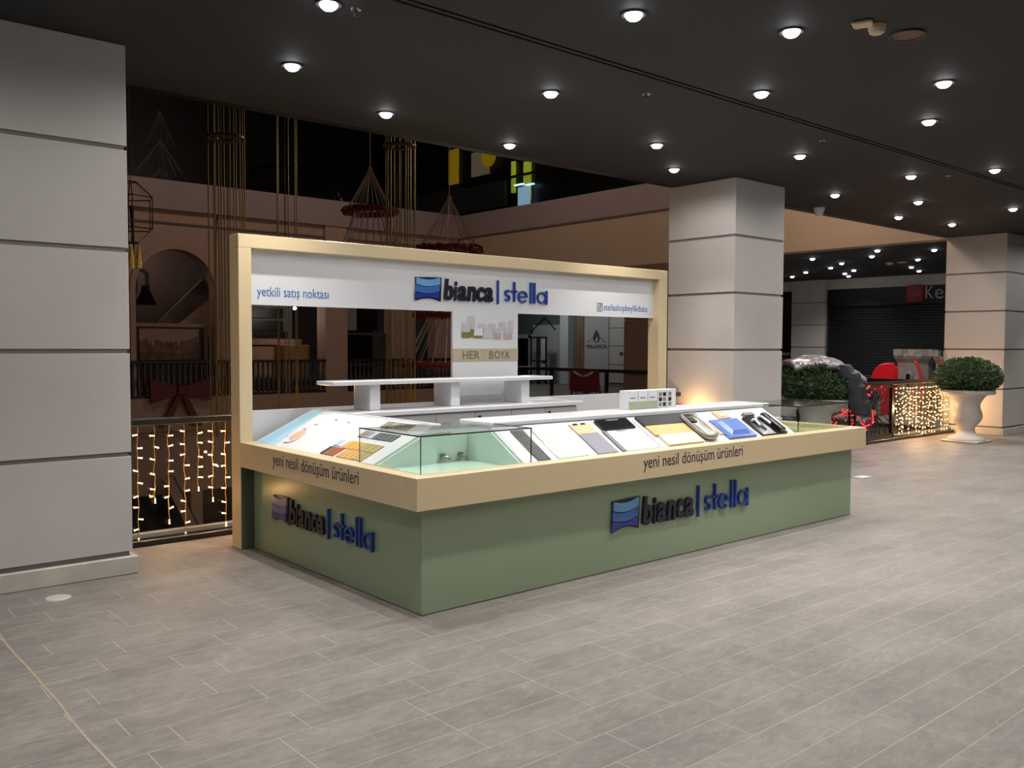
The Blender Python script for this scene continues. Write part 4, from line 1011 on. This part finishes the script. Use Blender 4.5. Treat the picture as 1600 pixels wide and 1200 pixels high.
MB().arc(.12, .32, .07, 0, 180, .03, -.05, .02, 10, fm).box(.035, .065, -.05, .02, .1, .32, fm).box(.175, .205, -.05, .02, .1, .32, fm).build('window_arch', 'castle_grey', t)
MB().box(.065, .175, -.03, .02, .1, .36, fm).build('window_hole', 'black', t)
t = thing('red_slide', 'red plastic slide and hoops around the toy castle', 'toy', (20, 9.6, 0))
MB().lathe((0, 0, 0), [(.36, -.03), (.38, 0), (.36, .03)], 28, Matrix.Translation((20.1, 10.0, .82)) @ Matrix.Rotation(R(90), 4, 'Y')).build('disc', 'red_plastic', t)
MB().box(20.0, 20.2, 9.9, 10.1, 0, .5).build('foot', 'red_plastic', t)
for yy_ in (9.07, 8.5): MB().tube([(19.85, yy_+.2-.22*math.sin(q), .3+.95*math.cos(q)) for q in [R(i*8) for i in range(11)]], .03, 8).build('hoop', 'red_plastic', t, smooth=True)
MB().bbox(19.8, 19.86, 9.7, 9.82, 0, 1.2, .01).build('post', 'red_plastic', t)
# water bottle and paper by the kiosk's far end
t = thing('water_bottle', 'clear plastic water bottle with blue label at the far end of the counter', 'bottle', (10.15, 5.52, 0))
MB().lathe((10.12, 5.55, 0), [(.04, 0), (.045, .02), (.043, .1), (.045, .19), (.045, .25), (.03, .3), (.015, .325), (.015, .34)], 16).build('body', 'bottle_clear', t, smooth=True)
MB().lathe((10.12, 5.55, .18), [(.0465, 0), (.0465, .06)], 16).build('wrapper', 'label_blue', t)
MB().lathe((10.12, 5.55, .34), [(.017, 0), (.017, .02)], 12).build('cap', 'white_matt', t)
tag(MB().prism([(0, 0), (.2, .0), (.22, .012), (.1, .018), (0, .02)], 0, .12, Matrix.Translation((10.08, 5.28, .001))).build('paper_scrap', 'white_matt'), 'scrap of white paper on the floor beside the water bottle', 'paper')
tag(MB().lathe((1.43, 6.02, 0), [(.075, 0), (.07, .004), (.03, .006)], 20).build('drain_cover', 'plinth_stone'), 'small round metal cover in the floor before the left pillar', 'cover')
# ------------------------------------------------------------------ hanging decorations
def rods(cx_, cy_, n, rad, z0, z1, label, disc=None, seed=0, stag=0, low=None):
    rr = random.Random(seed)
    t = thing('rod_cluster', label, 'decoration', (cx_, cy_, z0))
    for i in range(n):
        a = 2*PI*(i+rr.uniform(-.2, .2))/n; q = rad*rr.uniform(.6, 1)
        x, y = cx_+q*math.cos(a), cy_+q*math.sin(a)
        MB().tube([(x, y, z0+stag*rr.random()), (x, y, z1)], .0065, 6).build('rod', 'gold', t)
    if disc:
        MB().arc(0, 0, rad*.75, 0, 360, rad*.6, -.01, .01, 24, Matrix.Translation((cx_, cy_, disc)) @ Matrix.Rotation(R(90), 4, 'X')).build('disc', 'gold', t)
    return t
rods(3.80, 9.0, 14, .19, .62, 8.5, 'thick cluster of hanging gold rods under a ring, left of the kiosk frame', 3.72, 1)
rods(4.97, 10.0, 6, .14, .6, 8.5, 'thin cluster of gold rods behind the left half of the banner', None, 2)
rods(6.28, 9.5, 18, .2, .3, 8.5, 'dense cluster of gold rods behind the banner centre', 4.08, 3)
rods(2.62, 8.6, 5, .1, 3.1, 8.5, 'few gold rods hanging beside the left pillar', None, 4)
# wire lantern
t = thing('wire_lantern', 'gold wire lantern with tassels hanging beside the left pillar', 'lantern', (3.0, 9.5, 2.4))
def hexa(r_, z): return [(3.0+r_*math.cos(PI/3*i+.3), 9.5+r_*math.sin(PI/3*i+.3), z) for i in range(6)]
levels = [(.06, 3.24), (.23, 3.08), (.23, 2.76), (.08, 2.62)]
mb = MB()
for r_, z in levels: mb.tube(hexa(r_, z), .006, 4, closed=True)
for (ra, za), (rb, zb_) in zip(levels, levels[1:]):
    for p, q in zip(hexa(ra, za), hexa(rb, zb_)): mb.tube([p, q], .006, 4)
mb.tube([(3, 9.5, 3.24), (3, 9.5, 8.5)], .004, 4); mb.build('wire_cage', 'gold', t)
for i, p in enumerate(hexa(.085, 2.6)): MB().tube([p, (p[0], p[1], 2.5), (p[0], p[1], 2.36)], [.006, .02, .026], 7).build('tassel', 'tassel_gold', t)
# beaded bell chandeliers with red garland rings
def garland(cx_, cy_, z, r_, th, t, seed):
    rr = random.Random(seed); mb = MB()
    mb.tube([(cx_+r_*math.cos(2*PI*i/36), cy_+r_*math.sin(2*PI*i/36), z) for i in range(36)], th*.8, 8, closed=True)
    for _ in range(420):
        a = rr.uniform(0, 2*PI); b = rr.uniform(0, 2*PI); q = th*.8
        p = Vector((cx_+(r_+q*math.cos(b))*math.cos(a), cy_+(r_+q*math.cos(b))*math.sin(a), z+q*math.sin(b)))
        n_ = Vector((math.cos(b)*math.cos(a), math.cos(b)*math.sin(a), math.sin(b))); s_ = n_.orthogonal().normalized()*.02
        s2 = n_.cross(s_); mb.add([p+s_, p-s_*.5+s2, p-s_*.5-s2, p+n_*th*.5], [(0, 1, 3), (1, 2, 3), (2, 0, 3)])
    mb.build('garland', 'garland', t)
def chandelier(cx_, cy_, tiers, label, seed):
    t = thing('beaded_chandelier', label, 'chandelier', (cx_, cy_, tiers[-1][0]))
    top = tiers[0][0]
    MB().tube([(cx_, cy_, top), (cx_, cy_, 9)], .008, 5).build('cord', 'bead', t)
    MB().lathe((cx_, cy_, top-.04), [(.015, 0), (.035, .03), (.03, .06), (.01, .09)], 10).build('hub', 'bead', t)
    mb = MB(); zp, rp = top, .02
    for z, r_, g in tiers[1:]:
        for i in range(22):
            a = 2*PI*i/22
            mb.tube([(cx_+(rp+(r_-rp)*q)*math.cos(a), cy_+(rp+(r_-rp)*q)*math.sin(a), zp+(z-zp)*q-.04*math.sin(PI*q)) for q in (0, .33, .66, 1)], .007, 4)
        if g: garland(cx_, cy_, z, r_, .055, t, seed+int(z*10))
        zp, rp = z, (r_ if not g else r_*.62)
    mb.build('bead_strand', 'bead', t, kind='stuff')
chandelier(8.91, 12.0, [(4.02, 0, 0), (3.17, .52, 1), (2.07, .55, 1), (1.25, .80, 1)], 'beaded bell chandelier with red garland rings at the centre of the banner', 10)
chandelier(8.0, 13.0, [(4.52, 0, 0), (3.82, .42, 1), (3.1, .55, 0)], 'farther beaded chandelier with one red ring, left of the other', 20)
# ------------------------------------------------------------------ downlights
LX = [(2.66, 4.78, 'lamp at the top edge nearest the left of the ceiling'), (4.14, 3.70, 'lamp at the top edge left of the ceiling slot'),
 (5.12, 3.23, 'big lamp beside the smoke detector'), (3.04, 6.0, 'lone lamp nearest the left pillar'),
 (4.92, 5.27, 'lamp above the middle of the counter, nearer of the centre row'), (6.18, 4.16, 'lamp just beyond the ceiling slot, centre right'),
 (6.98, 3.08, 'upper lamp of the pair at far right, near the frame edge'), (4.28, 6.69, 'lamp at the ceiling edge above the gold rods'),
 (8.06, 3.68, 'lower lamp of the upper right pair'), (5.88, 6.9, 'lamp at the ceiling edge above the banner logo'), (6.98, 5.91, 'lamp above the right half of the banner'),
 (8.51, 5.24, 'lamp right above the middle pillar corner'), (8.09, 6.59, 'lamp left of the middle pillar top'), (10.83, 4.18, 'lamp by the slot at the right edge'),
 (10.5, 4.99, 'lamp between the slot and the dome camera'), (11.05, 6.27, 'lamp next to the dome camera'), (12.44, 5.8, 'lamp right of the dome camera'),
 (14.08, 5.17, 'lamp at the right edge above the right pillar'), (13.68, 6.68, 'lamp at the ceiling edge over the beige wall'), (15.12, 6.48, 'lamp nearest the right pillar top')]
LG = [(18.76, 11.18), (20.29, 11.3), (21.25, 12.14), (22.06, 13.34), (23.21, 14.47), (22.41, 12.13), (23.22, 12.83), (24.15, 13.23), (19.18, 9.96), (18.12, 9.29), (18.85, 8.43), (20.66, 9.61), (22.55, 10.65), (23.84, 11.05)]
LN = ['first', 'second', 'third', 'fourth', 'fifth', 'sixth', 'seventh', 'eighth', 'ninth', 'tenth', 'eleventh', 'twelfth', 'thirteenth', 'last']
proto = None
def downlight(x, y, label, group, watt):
    global proto
    if proto is None:
        proto = thing('downlight', label, 'downlight', (x, y, CZ), group)
        MB().arc(0, 0, .067, 0, 360, .02, -.004, .008, 28, Matrix.Translation((x, y, CZ-.001)) @ Matrix.Rotation(R(-90), 4, 'X')).build('trim_ring', 'dark_grey', proto)
        MB().lathe((x, y, CZ-.04), [(.012, 0), (.03, .004), (.044, .014), (.052, .028), (.055, .04)], 20).build('lens', 'lens', proto)
        t = proto
    else: t = copy_tree(proto, (x, y, CZ)); t['label'] = label; t['group'] = group
    return t
for x, y, l in LX:
    downlight(x, y, l+', lit ceiling downlight', 'lit downlights of the near black ceiling', 0)
order = sorted(range(len(LG)), key=lambda i: px_of(LG[i][0], LG[i][1], CZ)[0])
for n_, i in enumerate(order):
    downlight(LG[i][0], LG[i][1], 'small lit downlight over the far gallery, %s from the left' % LN[n_], 'lit downlights of the far gallery', 0)
for x, y in ((-.6, 2.6), (.9, 1.0), (2.35, 3.15), (2.3, .9), (4.3, .3), (6.1, 1.9), (8.2, .9), (10.4, 1.6), (9.6, 2.6), (12.6, 3.0), (14.6, 2.2), (.6, 4.6), (16.5, 4.6), (18.5, 5.2), (-1, -.6), (1.6, -.9), (4.2, -1.2), (6.8, -.8), (9.4, -1), (12, -.4), (15, 0)): LX.append((x, y, None))  # out of view, no fittings; rows behind the camera added as fill
for x, y, l in LX:
    lamp('downlight_beam', 'SPOT', (x, y, CZ-.055), SPOT_W, (1, .965, .93), None, .03, 84, 1)
    lamp('downlight_spill', 'SPOT', (x, y, CZ-.055), SPILL_W, (1, .965, .93), None, .035, 172, .4)
for x, y in LG:
    lamp('downlight_beam', 'SPOT', (x, y, CZ-.055), GAL_W, (1, .96, .92), None, .035, 125, .8)
# ceiling fittings
t = thing('smoke_detector', 'ivory round smoke detector on a ceiling base', 'detector', (5.43, 2.82, CZ))
MB().lathe((5.43, 2.82, CZ-.055), [(.032, 0), (.045, .008), (.048, .02), (.052, .026), (.056, .05), (.056, .055)], 24).build('body', 'ivory', t, smooth=False)
t = thing('junction_box', 'small ivory square box beside the smoke detector', 'box', (5.31, 2.80, CZ))
m_ = Matrix.Translation((5.31, 2.85, CZ-.025)) @ Matrix.Rotation(R(20), 4, 'Z')
MB().bbox(-.05, .05, -.06, .06, 0, .025, .008, m_).build('body', 'ivory', t)
t = thing('ceiling_speaker', 'round black ceiling speaker right of the smoke detector', 'speaker', (5.73, 2.77, CZ))
MB().lathe((5.73, 2.77, CZ-.01), [(.09, 0), (.10, .003), (.105, .01)], 28).build('grille', 'black', t)
MB().arc(0, 0, .105, 0, 360, .012, -.004, .012, 28, Matrix.Translation((5.73, 2.77, CZ-.001)) @ Matrix.Rotation(R(-90), 4, 'X')).build('rim', 'dark_grey', t)
SPL = ['sprinkler head near the top edge, left of the ceiling slot', 'sprinkler head over the banner, left of the slot', 'sprinkler head above the middle pillar', 'sprinkler head at far right near the slot']
for (x, y), l in zip(((2.83, 4.76), (5.52, 4.79), (8.06, 4.72), (10.83, 4.7)), SPL):
    t = thing('sprinkler', l, 'sprinkler', (x, y, CZ))
    MB().lathe((x, y, CZ-.008), [(.02, 0), (.035, .004), (.037, .008)], 20).build('plate', 'chrome', t)
    MB().lathe((x, y, CZ-.04), [(.014, 0), (.014, .003), (.006, .006), (.006, .034)], 12).build('nozzle', 'dark_grey', t)
t = thing('dome_camera', 'small white dome camera at the ceiling edge over the beige wall', 'camera', (11.9, 7.0, CZ))
MB().lathe((11.9, 7.0, CZ-.13), [(.02, 0), (.05, .02), (.065, .06), (.08, .1), (.085, .13)], 20).build('housing', 'white_matt', t, smooth=True)
t = thing('ceiling_detector', 'pale twin detector on the far gallery ceiling', 'detector', (21.0, 10.4, CZ))
MB().lathe((21.0, 10.45, CZ-.06), [(.05, 0), (.09, .03), (.09, .06)], 14).build('body', 'ivory', t); MB().bbox(20.95, 21.1, 10.05, 10.25, CZ-.03, CZ, .005).build('base', 'ivory', t)
# ------------------------------------------------------------------ dim warm fill light added to the atrium
WARM = (1, .78, .62)
lamp('atrium_fill', 'POINT', (5.5, 17.5, 8.2), ATR_W*2.2, WARM, None, .5)  # added fill for the void, no lamp hangs here
lamp('atrium_fill', 'POINT', (12.5, 17.0, 8.2), ATR_W*2.2, WARM, None, .5)
lamp('atrium_fill', 'POINT', (14.2, 9.3, 5.4), ATR_W*2.3, (1, .80, .62), None, .4)  # added to wash the beige wall, no fitting
lamp('atrium_fill', 'POINT', (11.0, 14.0, -2.0), ATR_W*.9, WARM, None, .4)
lamp('arch_fill', 'POINT', (8.3, 24.9, 4.0), 26, WARM, None, .15)  # added fill to brighten the arch recess, no fitting
t = thing('bay_spotlight', 'tiny bright spotlight under the left end of the banner, across the void', 'lamp', (11.86, 23.35, 2.55))
MB().lathe((11.86, 23.35, 2.55), [(.02, 0), (.05, .03), (.05, .06), (.02, .09)], 12).build('lens', 'lens', t)
MB().tube([(11.86, 23.35, 2.64), (11.86, 23.35, 2.9), (11.86, 22.96, 2.9)], .015, 6).build('arm', 'black', t)
lamp('bay_fill', 'POINT', (11.5, 23.2, 2.45), 9, WARM, t, .1)  # added to brighten the bay, off the spotlight's lens
lamp('shop_lamp', 'POINT', (22.5, 25.5, 3.2), 60, (.95, 1, .98), None, .2)
lamp('shop_lamp', 'POINT', (22.5, 22.0, 3.2), 40, (.95, 1, .98), None, .2)
